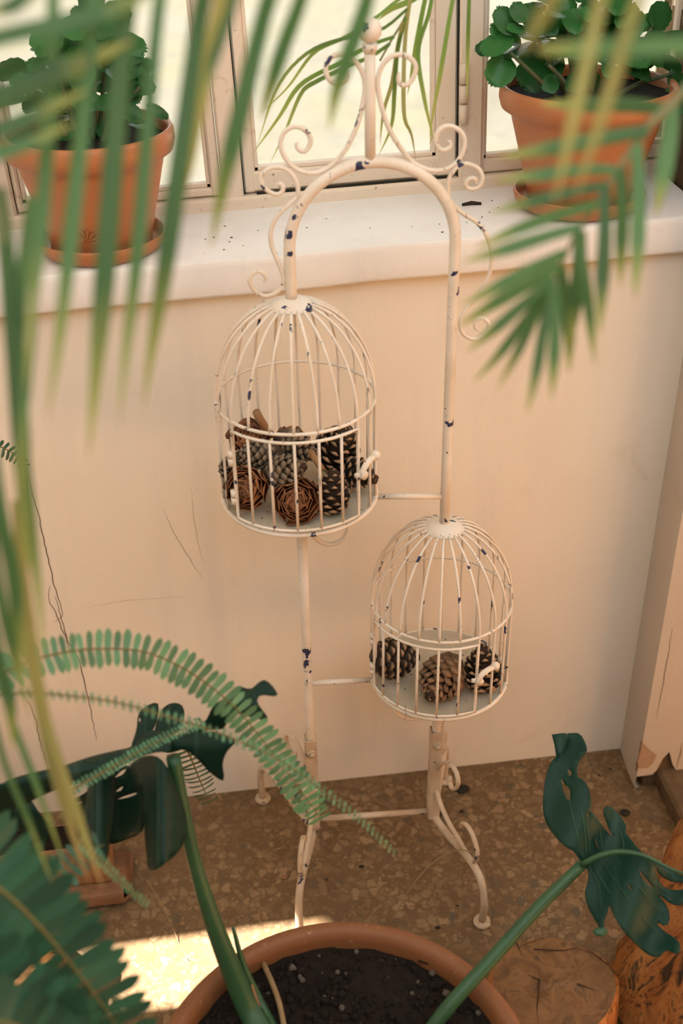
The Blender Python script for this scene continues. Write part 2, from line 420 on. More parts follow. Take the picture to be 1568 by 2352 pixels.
def struct(name, mb, m, parent=None, smooth=False):
    o = obj(name, mb, m, parent, smooth)
    if parent is None: o['kind'] = 'structure'
    return o
#==SETTING==
# ------------------------------------------------------------------ setting
TILT = 0.029                                  # the old sill and window have settled: right side higher
def zt(x): return 1.0195 + TILT*x             # top of the sill
XA = 0.531                                    # inner corner with the pier
YF = -0.105                                   # front of the pier
tanE = math.tan(SUN_EL)
floor_o = struct('floor', MB().box((-1.45, -4.5, -.05), (3.2, 0.02, 0.0)), M['floor'])
# outside ground
ob = MB(); ob.box((-14, .26, -.40), (14, 26, -.30)); og = struct('ground', ob, M['ground'])
# unseen block added on the left, put there to keep the yard in shade
nb = MB().box((-5.5, .3, -.3), (-3.4, 18, 9.0)); struct('yard_shade_block', nb, M['wall'])
# wall below the window (its top follows the sill)
wb = MB()
for (x0, x1) in ((-1.25, XA+.05),):
    V = [(x0, 0, 0), (x1, 0, 0), (x1, 0, zt(x1)-.03), (x0, 0, zt(x0)-.03), (x0, .26, 0), (x1, .26, 0), (x1, .26, zt(x1)-.03), (x0, .26, zt(x0)-.03)]
    wb.add(V, [(0, 1, 2, 3), (5, 4, 7, 6), (3, 2, 6, 7), (0, 3, 7, 4), (1, 5, 6, 2), (0, 4, 5, 1)])
wall = struct('wall_back', wb, M['wall'])
# hairline cracks in the plaster
def crack(px, wd=.0007):
    P = cr([PY(x, y, -.0006) for x, y in px], 40)
    P = [p + Vector((random.uniform(-.0012, .0012), 0, random.uniform(-.001, .001))) for p in P]
    b = MB(); b.ribbon(P, lambda t: wd*(.35+.65*math.sin(math.pi*min(max(t, .03), .97))), (1, 0, 0), 0, 40, 2)
    obj('crack', b, M['crack'], wall, False)
crack([(66, 1095), (92, 1200), (112, 1290), (130, 1365), (144, 1408), (128, 1428)])
crack([(116, 1345), (113, 1378), (130, 1412), (140, 1440), (158, 1475), (185, 1530), (200, 1590), (212, 1650), (222, 1700)], .0008)
crack([(50, 1590), (78, 1640), (92, 1700), (110, 1760), (122, 1800)])
crack([(128, 1370), (150, 1455), (165, 1520)], .0006)
crack([(200, 1395), (290, 1380), (385, 1372), (430, 1374)], .0002)
crack([(440, 1120), (445, 1180), (455, 1250), (470, 1300)], .0002)
crack([(375, 1170), (400, 1225), (440, 1290), (465, 1330)], .0003)
# pier on the right: bare core, plaster skin with a broken foot
core = MB().box((XA+.006, YF+.007, 0), (1.0, .26, 2.7)); pier = struct('wall_right', core, M['bare'])
sk = MB()
foot = [(1459, 1784), (1478, 1782), (1498, 1779), (1508, 1768), (1522, 1742), (1537, 1727), (1545, 1758), (1552, 1768), (1570, 1773), (1600, 1770)]
FP = [PY(x, y, YF) for x, y in foot]
XB = .521
xs = [XB] + [p.x for p in FP[1:]] + [1.0]; zs = [p.z for p in FP] + [FP[-1].z+.01]
V = []; F = []
for x, z in zip(xs, zs): V += [(x, YF, z), (x, YF+.008, z), (x, YF, 2.7)]
for i in range(len(xs)-1):
    a = 3*i; F += [(a, a+3, a+5, a+2), (a, a+1, a+4, a+3)]
sk.add(V, F)
rl = [(1421, 1717), (1428, 1740), (1436, 1762), (1444, 1788), (1453, 1806)]
RP = [PN(x, y, (XA, 0, 0), Vector((1, 0, 0))) for x, y in rl]
ys = [0.0, -.03, -.06, -.085, YF]; zz = [.0, .0, .0, .002, .006]
V = []; F = []
for y, z in zip(ys, zz):
    xq = XA+(XB-XA)*y/YF; V += [(xq, y, z), (xq+.008, y, z), (xq, y, 2.7)]
for i in range(4):
    a = 3*i; F += [(a, a+2, a+5, a+3), (a, a+3, a+4, a+1)]
sk.add(V, F)
struct('plaster_skin', sk, M['pil'], pier)
def pcrack(px, wd):
    P = cr([PY(x, y, YF-.0006) for x, y in px], 24)
    P = [p + Vector((random.uniform(-.001, .001), 0, 0)) for p in P]
    b = MB(); b.ribbon(P, lambda t: wd*(.3+.7*math.sin(math.pi*min(max(t, .05), .95))), (1, 0, 0), 0, 24, 2)
    obj('crack', b, M['crack'], pier, False)
pcrack([(1544, 1445), (1535, 1500), (1524, 1560), (1514, 1610), (1508, 1650)], .0005)
pcrack([(1473, 1700), (1470, 1735), (1464, 1755), (1459, 1772)], .0035)
pcrack([(1567, 1705), (1561, 1735), (1553, 1762)], .0007)
b = MB(); pp = [(1474, 1704), (1482, 1712), (1492, 1722), (1508, 1735), (1500, 1752), (1488, 1764), (1466, 1766), (1464, 1750), (1470, 1728)]
V = [PY(x, y, YF-.0008) for x, y in pp]; b.add(V, [tuple(range(len(V)))])
obj('chipped_patch', b, M['crack'], pier, False).data.materials[0] = m_simple('pink_render', (.42, .29, .19), (.34, .23, .15), 60, .9, .1, .4)
q = PZ(1492, 1893, .04)
pl = MB(); pl.box((XA+.03, q.y, 0), (1.0, YF+.02, .04), .006)
struct('plinth', pl, M['bare'], pier)
# wall over and beside the window, and an unseen left wall added to block the sun, slit to shape its patches
wt = MB(); wt.box((-1.25, .0, 2.15), (XA+.05, .26, 2.75)); wt.box((-1.25, 0, zt(-1.25)-.04), (-.80, .26, 2.15))
struct('wall_top', wt, M['wall'])
wl = MB(); xl = -1.25; HW = 3.1
def zray(xf): return (xf-xl)*tanE
y0, y1 = -.300, -.418
wl.box((xl-.14, y0, 0), (xl, .26, 4.0))
wl.box((xl-.14, y1, 0), (xl, y0, zray(-.78))); wl.box((xl-.14, y1, zray(.07)), (xl, y0, 4.0))
y2, y3 = -1.36, -2.7
wl.box((xl-.14, y2, 0), (xl, y1, HW))
wl.box((xl-.14, y3, 0), (xl, y2, zray(.55))); wl.box((xl-.14, y3, zray(1.7)), (xl, y2, HW))
wl.box((xl-.14, -4.5, 0), (xl, y3, HW))
struct('sun_slit_wall', wl, M['wall'])
# unseen orange wall added on the far right to bounce warm sunlight
struct('bounce_wall_right', MB().box((1.6, -4.5, 0), (1.75, -.12, 2.2)), M['orange'])
# unseen brown wall added behind the camera to hold back low front light
struct('light_block_front', MB().box((-1.25, -2.75, 0), (1.6, -2.6, 2.1)), M['green'])
struct('sky_block_overhead', MB().box((-1.45, -2.3, 3.9), (1.8, .30, 4.0)), M['wall'])  # unseen slab added overhead to cut skylight on the floor and pots
# sill: a slab swept along x with a worn front edge
sb = MB(); nx = 90; prof = [(.255, -.05), (.255, 0), (.17, .002), (.08, .001), (-.014, .0), (-.0195, -.0008), (-.0212, -.0035), (-.022, -.010), (-.0225, -.030), (-.022, -.047), (-.0205, -.0515), (-.016, -.052), (.02, -.052)]
V = []; F = []; m_ = len(prof)
for i in range(nx):
    x = -1.25 + (XA+1.25)*i/(nx-1)
    for k, (y, z) in enumerate(prof):
        j = 0.0016 if 3 < k < 11 else .0006
        V.append((x, y + j*math.sin(31*x)*.6 + random.uniform(-j, j)*.15, zt(x) + z + random.uniform(-j, j)*.15 + j*.6*math.sin(17*x)))
for i in range(nx-1):
    for k in range(m_-1):
        a = i*m_+k; F.append((a, a+m_, a+m_+1, a+1))
    F.append((i*m_+m_-1, i*m_+2*m_-1, (i+1)*m_, i*m_))
sb.add(V, F); struct('trim_1', sb, M['sill'], None, True)
# ---- windows: frame posts with three sashes, y = plane of their inner face
YW = .178
def wx(px, py=430): return PY(px, py, YW).x
def tiltbox(b, x0, x1, yA, yB, zA, zB, bev=.003):
    """box in window coordinates (z over the sill), following the settled tilt"""
    t = MB(); t.box((x0, yA, zA), (x1, yB, zB), bev)
    xm = (x0+x1)/2
    V = [Vector((p.x - TILT*(p.z), p.y, zt(p.x) + p.z)) for p in t.v]
    return b.add(V, t.f)
XW = [wx(28), wx(484), wx(590), wx(1003), wx(1106), wx(1533)]
ZH = 1.06
def post(n, x0, x1):
    b = MB(); tiltbox(b, x0, x1, YW, YW+.07, 0, ZH); return struct(n, b, M['wood'])
post('trim_2', wx(512), wx(560)); post('trim_3', wx(1053), wx(1106)); post('trim_4', wx(1533), XA+.12); post('trim_5', -.80, wx(28))
b = MB(); tiltbox(b, -.80, XA+.1, YW-.004, YW+.075, -.012, .020, .004); struct('trim_6', b, M['wood'])
b = MB(); tiltbox(b, -.80, XA+.1, YW-.004, YW+.075, ZH, 1.16, .004); struct('trim_7', b, M['wood'])
def sash(n, x0, x1, g0, g1, zb, zg):
    """x0..x1 outer, g0..g1 glass, zb bottom of the sash, zg bottom of the glass"""
    b = MB()
    tiltbox(b, x0+.001, x1-.001, YW+.0068, YW+.049, zb+.0006, zg)
    tiltbox(b, x0+.001, x1-.001, YW+.0068, YW+.049, ZH-.05, ZH-.001)
    if g0 > x0: tiltbox(b, x0, g0, YW+.006, YW+.05, zb, ZH)
    if x1 > g1: tiltbox(b, g1, x1, YW+.006, YW+.05, zb, ZH)
    w_ = struct('window_%d' % n, b, M['wood'])
    g = MB(); tiltbox(g, g0-.004, g1+.004, YW+.026, YW+.029, zg-.004, ZH-.045, 0); struct('pane', g, M['glass'], w_)
    bd = MB(); wdt = .006
    tiltbox(bd, g0, g0+wdt, YW+.012, YW+.026, zg, ZH-.05, .001); tiltbox(bd, g1-wdt, g1, YW+.012, YW+.026, zg, ZH-.05, .001)
    tiltbox(bd, g0, g1, YW+.012, YW+.026, zg, zg+wdt, .001); struct('glazing_bead', bd, M['wood'], w_)
    return w_
sash(1, wx(30), wx(510), wx(45), wx(486), .021, .034)
w2 = sash(2, wx(562), wx(1050), wx(590), wx(1004), .022, .052)
sash(3, wx(1107), wx(1531), wx(1110), wx(1528), .021, .042)
# dark gaps between sash and frame, a hinge on the middle sash
for (px0, px1) in ((560.2, 562.6), (1050, 1052.6)):
    b = MB(); tiltbox(b, wx(px0), wx(px1), YW+.003, YW+.02, .022, ZH, 0); obj('gap', b, M['dark'], w2, False)
b = MB(); tiltbox(b, wx(590), wx(1040), YW+.002, YW+.008, .0203, .0219, 0); obj('gap', b, M['dark'], w2, False)
hb = MB()
for (pa, pb) in ((145, 192), (194, 236), (238, 284)):
    za = PY(1062, pb, YW).z-zt(wx(1062)); zb = PY(1062, pa, YW).z-zt(wx(1062)); x = wx(1061)
    P = [Vector((x - TILT*z, YW-.002, zt(x)+z)) for z in (za+.001, zb-.001)]
    hb.tube(P, .0068, 12)
obj('hinge', hb, M['wood'], w2, True)
# bits of dirt lying on the sill
for i in range(26):
    px, py = random.choice([(random.uniform(600, 1020), random.uniform(500, 560)), (random.uniform(1060, 1180), random.uniform(470, 530)), (random.uniform(400, 640), random.uniform(510, 590))])
    p = PZ(px, py, 1.02); p.z = zt(p.x)+.0012; b = MB(); r_ = random.uniform(.0006, .0014)
    b.ball(p, r_, 6, 4, (random.uniform(.8, 1.8), 1, .6))
    solo('dirt_crumb', b, M['core'], 'tiny dark crumb of dirt lying on the white sill', 'crumb', 'crumbs of dirt scattered on the sill')
p = PZ(1083, 467, 1.03); p.z = zt(p.x)+.003
solo('dry_leaf_scrap', MB().tube([p+Vector((-.014, 0, 0)), p+Vector((0, .002, .001)), p+Vector((.014, -.001, 0))], [.002, .0032, .0022], 6), M['core'], 'dark rolled scrap of dry leaf on the sill left of the right pot', 'leaf scrap')
# ------------------------------------------------------------------ birdcage stand
YS = -.175; XL, XR = -.068, .134; RC = .103
stand = thing('birdcage_stand', 'cream metal plant stand with two birdcages under a scrolled arch', 'birdcage stand', (.033, YS, 0))
xm = (XL+XR)/2; ra = (XR-XL)/2; za = 1.078
P = [Vector((XL, YS, z)) for z in (1.016, 1.035, 1.055)]
P += [Vector((xm-ra*math.cos(a), YS, za+ra*math.sin(a))) for a in np.linspace(0, math.pi, 26)]
P += [Vector((XR, YS, z)) for z in (1.03, .95, .85, .75, .668)]
obj('arch_tube', MB().tube(P, .0072, 12), M['metal'], stand)
obj('pole', MB().tube([Vector((XL, YS, z)) for z in (.735, .5, .3, .1, .075)], .0072, 12), M['metal'], stand)
obj('pole', MB().tube([Vector((XR, YS, z)) for z in (.388, .3, .2, .1, .075)], .0072, 12), M['metal'], stand)
b = MB(); b.tube([Vector((xm-.003, YS, z)) for z in (1.178, 1.25, 1.30)], .0062, 12)
b.tube([Vector((xm-.003, YS, z)) for z in (1.298, 1.303, 1.308)], [.0066, .0085, .0085], 12)
fin = obj('finial_rod', b, M['metal'], stand)
obj('finial_ball', MB().ball((xm-.003, YS, 1.3215), .0132, 16, 12), M['metal'], fin)
b = MB(); b.tube([Vector((XL+RC-.003, YS, .722)), Vector((XR, YS, .712))], .0042, 10); obj('cross_bar', b, M['metal'], stand)
b = MB(); b.tube([Vector((XL, YS, .396)), Vector((XR-RC+.002, YS, .390))], .0042, 10); obj('cross_bar', b, M['metal'], stand)
b = MB(); b.tube([Vector((XL, YS, .098)), Vector((XR, YS, .085))], .0052, 10); obj('stretcher', b, M['metalo'], stand)
def scroll(px, o, s, r=.0028, n=60):
    """a bent rod lying in the plane of the stand"""
    pts = [PY(o[0]+x/s, o[1]+y/s, YS) for x, y in px]
    C_ = cr(pts, n); rr = [r*min(1, .55+.45*min(i, n-1-i)/4) for i in range(n)]
    return obj('scroll', MB().tube(C_, rr, 8, True, Vector((0, 1, 0))), M['metal'], stand)
Z1, Z2, Z3, Z4 = ((560, 20), 5.227), ((840, 20), 5.227), ((540, 340), 6.19), ((1000, 340), 4.9)
scroll([(1150, 770), (1195, 722), (1240, 770), (1225, 860), (1130, 905), (1030, 860), (980, 740), (1020, 610), (1120, 548), (1250, 565), (1360, 660), (1430, 790), (1452, 920), (1440, 1060), (1390, 1300), (1310, 1520), (1200, 1720), (1060, 1870), (930, 1950), (800, 1975), (660, 1940), (540, 1850), (460, 1720), (440, 1600), (480, 1490), (560, 1425), (650, 1418), (740, 1462), (800, 1560), (785, 1650), (725, 1712), (660, 1695), (622, 1640), (645, 1600)], *Z1, n=110)
scroll([(590, 530), (640, 500), (680, 560), (650, 640), (560, 655), (440, 590), (372, 480), (390, 375), (480, 295), (600, 270), (720, 300), (820, 390), (880, 520), (893, 640), (878, 715)], *Z3)
scroll([(885, 690), (780, 795), (640, 920), (545, 1060), (502, 1240), (530, 1430), (610, 1620), (665, 1760), (690, 1850), (665, 1960), (580, 2055), (430, 2105), (290, 2040), (205, 1910), (230, 1810), (320, 1750), (405, 1785), (440, 1855), (400, 1905)], *Z3, n=80)
scroll([(400, 760), (385, 840), (410, 905), (475, 920), (545, 865), (590, 770), (595, 680), (540, 600), (430, 550), (300, 575), (195, 685), (145, 830), (145, 960), (180, 1150), (260, 1400), (380, 1620), (540, 1820), (680, 1910), (830, 1945), (980, 1920), (1100, 1830), (1170, 1700), (1185, 1580), (1140, 1480), (1030, 1412), (920, 1425), (850, 1505), (840, 1600), (880, 1680), (940, 1700), (1010, 1660), (1020, 1605), (980, 1588)], *Z2, n=110)
scroll([(455, 420), (450, 360), (400, 338), (345, 380), (350, 440), (420, 462), (495, 425), (525, 330), (485, 240), (400, 190), (300, 182), (205, 250), (152, 350), (140, 460), (150, 560)], *Z4)
scroll([(140, 545), (220, 660), (330, 750), (450, 822), (540, 920), (600, 1050), (630, 1200), (622, 1350), (570, 1500), (480, 1650), (380, 1770), (300, 1880), (278, 1980), (300, 2075), (380, 2138), (470, 2148), (560, 2090), (598, 2000), (570, 1935), (500, 1912), (445, 1965), (452, 2035), (500, 2050)], *Z4, n=80)
Z7 = ((490, 920), 4.0205)
scroll([(850, 1180), (910, 1235), (980, 1300), (1070, 1328), (1170, 1300), (1232, 1230), (1240, 1160), (1200, 1100)], *Z7, r=.0034)
Z8 = ((830, 1400), 4.3556)
scroll([(740, 1040), (640, 1075), (540, 1090), (440, 1085), (365, 1045), (330, 980)], *Z8, r=.0034)
# legs: one cabriole tube with two scrolls each, in the vertical plane from pole to foot
def leg(pole, foot):
    d = Vector((foot[0]-pole[0], foot[1]-pole[1], 0)); k = d.length/.173; d.normalize(); p0 = Vector((pole[0], pole[1], 0))
    side = Vector((d.y, -d.x, 0))
    W = lambda q: [p0 + d*(s*k) + Vector((0, 0, z)) for s, z in q]
    b = MB(); b.tube(cr(W([(-.002, .075), (.04, .078), (.085, .088), (.114, .096), (.149, .097), (.170, .081), (.178, .048), (.175, .006)]), 30), .0062, 10)
    lg = obj('leg', b, M['metalo'], stand)
    f = p0 + d*(.175*k)
    obj('foot_disc', MB().lathe([(0, .001), (.0135, .001), (.0145, .003), (.0135, .0065), (.007, .008), (0, .008)], f, 24), M['metalo'], lg)
    C_ = cr(W([(.050, .212), (.050, .200), (.060, .196), (.072, .208), (.077, .228), (.064, .242), (.040, .236), (.016, .205), (.004, .170), (.008, .145), (.025, .124), (.055, .111), (.085, .107), (.112, .102)]), 50)
    obj('leg_scroll', MB().tube(C_, [(.0042, .0026)]*50, 8, True, side), M['metalo'], lg)
    C_ = cr(W([(.092, .140), (.096, .152), (.110, .162), (.128, .160), (.143, .145), (.147, .128), (.140, .108)]), 30)
    obj('leg_scroll', MB().tube(C_, [(.0042, .0028)]*30, 8, True, side), M['metalo'], lg)
FEET = [((XL, YS), (-.1092, -.3233)), ((XL, YS), (-.1461, -.0300)), ((XR, YS), (.1814, -.3411)), ((XR, YS), (.1857, -.0334))]
for pole, foot in FEET: leg(pole, foot)
for x, z0, z1 in ((XL, .085, .285), (XR, .075, .272)):
    b = MB()
    for s in (-1, 1):
        b.box((x-.0088, YS+s*.0092-.0016, z0), (x+.0088, YS+s*.0092+.0016, z1), .0012)
    b.box((x-.0098, YS-.009, z0), (x-.0074, YS+.009, z1), .0008)
    br = obj('bracket', b, M['metalo'], stand, False)
    zb_ = z1-.025
    b = MB(); b.tube([Vector((x, YS-.0105, zb_)), Vector((x, YS-.0135, zb_))], .0074, 14); b.tube([Vector((x, YS-.0130, zb_)), Vector((x, YS-.0185, zb_))], [.0050, .0042], 8)
    obj('bolt', b, M['metalo'], br, True)
# ---- cages
def cage(cx, zb, zr, zh, a0, nb=22, ndoor=6, latch_z=.078):
    ct = Vector((cx, YS, 0)); step = 2*math.pi/nb; a0 = math.radians(a0); a1 = a0+ndoor*step
    pt = lambda a, r, z: Vector((cx+r*math.sin(a), YS-r*math.cos(a), z))
    ring = lambda r, z, A=None, n=72: [pt(a, r, z) for a in (np.linspace(0, 2*math.pi, n, endpoint=False) if A is None else np.linspace(*A, n))]
    b = MB(); b.lathe([(0, zb+.0005), (RC-.001, zb+.0005), (RC+.001, zb+.002), (RC-.001, zb+.0035), (0, zb+.0035)], (cx, YS, 0), 64)
    cg = obj('birdcage', b, M['plate'], stand, False)
    obj('base_rim', MB().tube(ring(RC+.0005, zb+.001), .0033, 8, closed=True), M['metal'], cg)
    obj('hoop', MB().tube(ring(RC, zr), .0022, 8, closed=True), M['metal'], cg)
    hub = MB(); hub.lathe([(.004, zh+.0015), (.010, zh+.001), (.020, zh-.0025), (.0285, zh-.0075), (.029, zh-.009), (.026, zh-.009), (.004, zh-.004)], (cx, YS, 0), 36)
    obj('hub', hub, M['metal'], cg)
    hd = (zh-.007-zr)/math.sqrt(1-(.026/RC)**2)
    for k in range(nb):
        a = a0+k*step
        dome = []
        for u in np.linspace(0, 1, 16):
            r = RC*(1-u)+.026*u; r = RC - (RC-.026)*(u**1.9); dome.append(pt(a, r, zr+hd*math.sqrt(max(0, 1-(r/RC)**2))))
        low = [] if 0 <= k <= ndoor and 0 < k < ndoor else [pt(a, RC, z) for z in np.linspace(zb+.002, zr-.012, 5)]
        obj('bar', MB().tube(low+dome, .0020, 6), M['metal'], cg)
    # door: curved frame, bars, hinges and a hooked latch
    rd = RC+.0035; z0, z1 = zb+.010, zr-.010
    fr = [pt(a, rd, z0) for a in np.linspace(a0+.03, a1-.03, 14)] + [pt(a1-.03, rd, z) for z in np.linspace(z0, z1, 6)[1:-1]] + [pt(a, rd, z1) for a in np.linspace(a1-.03, a0+.03, 14)] + [pt(a0+.03, rd, z) for z in np.linspace(z1, z0, 6)[1:-1]]
    door = MB(); door.tube(fr, .0021, 6, closed=True)
    for k in range(1, ndoor):
        a = a0+k*step; door.tube([pt(a, rd, z) for z in (z0, (z0+z1)/2, z1)], .0020, 6)
    obj('cage_door', door, M['metal'], cg)
    for zz_ in (zb+.040, zb+.098):
        b = MB(); a = a0-.005
        b.tube([pt(a, rd+.001, zz_-.010), pt(a, rd+.001, zz_-.0006)], .0046, 10); b.tube([pt(a, rd+.001, zz_+.0006), pt(a, rd+.001, zz_+.010)], .0046, 10)
        obj('hinge', b, M['metal'], cg)
    zl = zb+latch_z; a = a1-.03; b = MB()
    b.tube([pt(a-.09, rd+.004, zl-.003), pt(a, rd+.006, zl-.004), pt(a+.03, rd+.007, zl-.004)], .0034, 8)
    b.tube([pt(a, rd+.003, zl-.004), pt(a, rd+.012, zl-.004)], .0060, 8)
    b.tube(cr([pt(a-.02, rd+.008, zl-.003), pt(a+.02, rd+.009, zl+.007), pt(a+.10, rd+.009, zl+.012), pt(a+.20, rd+.008, zl+.011)], 10), [.0042]*10, 8)
    b.ball(pt(a+.25, rd+.008, zl+.011), .0066, 10, 8)
    b.tube([pt(a+.11, rd+.007, zl+.009), pt(a+.12, rd+.006, zl+.001)], .0024, 6)
    obj('latch', b, M['metal'], cg)
    return cg
ZBU, ZBL = .737, .390
cage(XL, ZBU, .885, 1.018, -56)
cage(XR, ZBL, .535, .668, -79)
# ------------------------------------------------------------------ cones
def scale_mesh(name, wmid, curl, thick, mat_, tipw=.75, pt=.0, end=.45, cup=-.10):
    rows = [(0, .30), (.35, .62), (.70, 1.0), (.90, tipw), (1.0, tipw*end)]
    V = []; UV = []
    for side in (1, -1):
        for (y, wv) in rows:
            for s in (-1, 0, 1):
                z = curl*y*y + side*thick*(.5 if s else 1)*(.5+.9*y) + (cup*wmid*s*s)
                V.append((s*wmid*wv, y + (pt*(1-abs(s)) if y == 1 else 0), z)); UV.append((.5+.5*s, y))
    F = []
    for i in range(4):
        for k in range(2):
            a = i*3+k; F.append((a, a+1, a+4, a+3)); a += 15; F.append((a, a+3, a+4, a+1))
        for k in (0, 2):
            a = i*3+k; F.append((a, a+3, a+18, a+15) if k == 0 else (a, a+15, a+18, a+3))
    F += [(12, 13, 28, 27), (13, 14, 29, 28)]
    b = MB(); b.add(V, F, UV); me = mesh_of(name, b); me.materials.append(mat_); return me
SC_OPEN = scale_mesh('cone_scale', .42, .18, .10, M['cone'])
SC_GREY = scale_mesh('grey_scale', .50, -.10, .14, M['coneg'], .6, .08)
SC_BRN = scale_mesh('brown_scale', .50, -.10, .14, M['coneb'], .6, .08)
SC_ROSE = scale_mesh('rose_petal', 1.0, .50, .016, M['rose'], .95, .04, .68, .38)
def cone(px, py, y, zmin, Lc, Rc, axis, me, label, n=64, opening=.5, group='pine cones in the birdcages', cname='pine_cone', cat='pine cone', slen=.55, core='core'):
    """a cone whose axis runs through the point seen at (px, py) in plane y"""
    c = PY(px, py, y); ax = Vector(axis).normalized()
    t = thing(cname, label, cat, c, group)
    X, Z, Yv = basis(ax, (0.3, .5, .8)); u, v, wv = X, Yv, ax
    base = c - ax*(Lc*.5)
    rad = lambda q: Rc*(math.sin(math.pi*min(1, (q*.86+.12)))**.7)*(1-.25*q)
    P = [base+ax*(Lc*q) for q in np.linspace(.02, .9, 8)]
    b = MB(); b.tube(P, [rad(q)*.55*min(1, .15+q*4) for q in np.linspace(.02, .9, 8)], 10); obj('core', b, M[core], t)
    ga = 2.39996
    for i in range(n):
        q = (i+.5)/n; a = i*ga; r = rad(q)
        o = u*math.cos(a)+v*math.sin(a)
        op = opening*(1.15-.75*q) ; dr = (o*math.sin(op*1.57+.15) + ax*math.cos(op*1.57+.15)).normalized()
        L = slen*Rc*(1.15-.45*q)*random.uniform(.9, 1.1)
        tip = base + ax*(Lc*(.06+.84*q)) + o*r
        p = tip - dr*L
        x, yv, z = basis(dr, o*(-.25)+ax)
        if opening < .3: x, yv, z = basis(dr, o)
        piece('scale', me, t, frame(p, x, yv, z, L))
    return t
def rose(px, py, y, R, face, label, n=52):
    c = PY(px, py, y); f = Vector(face).normalized()
    t = thing('cedar_rose', label, 'cedar rose', c, 'cedar roses in the upper cage')
    X, _, Yv = basis(f, (0, .2, 1)); u, v = X, Yv
    b = MB(); b.tube([c-f*R*.55, c-f*R*.1, c+f*R*.15], [R*.5, R*.35, R*.08], 12); obj('core', b, M['rose'], t)
    for i in range(n):
        q = (i+1)/n; a = i*2.39996; r = R*.52*q**.75
        o = u*math.cos(a)+v*math.sin(a)
        op = -.25+1.35*q; d = (o*math.sin(op)+f*math.cos(op)).normalized()
        L = R*(.26+.34*q)*random.uniform(.9, 1.12); p = c + o*r - f*(R*.40*q+R*.05)
        x, yv, z = basis(d, f*math.sin(op)*1.0-o*math.cos(op))
        piece('petal', SC_ROSE, t, frame(p, x, yv, z, L))
    return t
yb = YS
rose(566, 1122, YS-.042, .034, (-.35, -.8, .45), 'reddish cedar rose in the upper cage behind the lower hinge')
rose(679, 1150, YS-.064, .036, (.02, -.85, .5), 'largest reddish cedar rose at the front of the upper cage')
rose(573, 1010, YS+.022, .032, (-.2, -.3, .95), 'brown cedar rose at the back left of the upper cage')
rose(668, 1003, YS+.030, .022, (.1, -.1, 1), 'small red cedar rose peeping over the hoop of the upper cage', 20)
cone(778, 1024, YS+.014, 0, .092, .037, (.30, -.35, .85), SC_OPEN, 'large dark open pine cone at the back right of the upper cage', 70, .75)
cone(764, 1126, YS-.060, 0, .074, .0275, (.05, .12, .95), SC_OPEN, 'dark open pine cone standing behind the latch side of the cage door', 60, .85)
cone(828, 1090, YS-.020, 0, .060, .026, (.8, -.35, -.2), SC_OPEN, 'dark spiky pine cone poking out of the right bars of the upper cage', 50, .9)
cone(664, 1080, YS-.042, 0, .062, .025, (.75, -.35, .35), SC_GREY, 'grey brown closed pine cone in the middle of the upper cage', 70, .18, core='core')
cone(583, 1044, YS-.012, 0, .060, .023, (-.9, -.15, .1), SC_GREY, 'grey closed pine cone behind the upper hinge of the upper cage', 70, .18)
cone(690, 1030, YS+.004, 0, .066, .024, (.75, -.55, -.25), SC_GREY, 'grey pine cone with a stalk stub lying in the upper cage', 70, .22)
cone(529, 1075, YS-.006, 0, .056, .020, (-.3, -.5, .6), SC_GREY, 'olive grey pine cone against the left bars of the upper cage', 60, .18)
p = PY(726, 1058, YS-.050); solo('stalk_stub', MB().tube([PY(712, 1036, YS-.035), PY(722, 1052, YS-.045), PY(741, 1080, YS-.058)], [.0042, .0045, .0042], 10), M['twig'], 'pale cut stalk stub between the grey and dark cones of the upper cage', 'stalk')
solo('dry_twig', MB().tube([PY(588, 945, YS-.006), PY(596, 962, YS-.004), PY(612, 985, YS), PY(625, 1000, YS+.01)], [.0052, .0056, .005, .0045], 8), M['twig'], 'thick brown broken twig sticking up in the upper cage', 'twig')
solo('dry_twig', MB().tube([PY(573, 958, YS+.002), PY(598, 980, YS), PY(618, 992, YS+.002)], [.0009, .0012, .0014], 6), M['core'], 'thin dark twig beside the thick one in the upper cage', 'twig')
cone(912, 1512, YS-.004, 0, .092, .037, (.80, .25, -.25), SC_OPEN, 'dark open pine cone on the left of the lower cage', 76, .72)
cone(1008, 1568, YS-.058, 0, .088, .038, (-.45, -.62, -.05), SC_BRN, 'brown closed pine cone in the middle of the lower cage', 84, .2)
cone(1108, 1532, YS-.046, 0, .088, .036, (.0, .25, .95), SC_OPEN, 'dark open pine cone behind the latch of the lower cage', 70, .85)
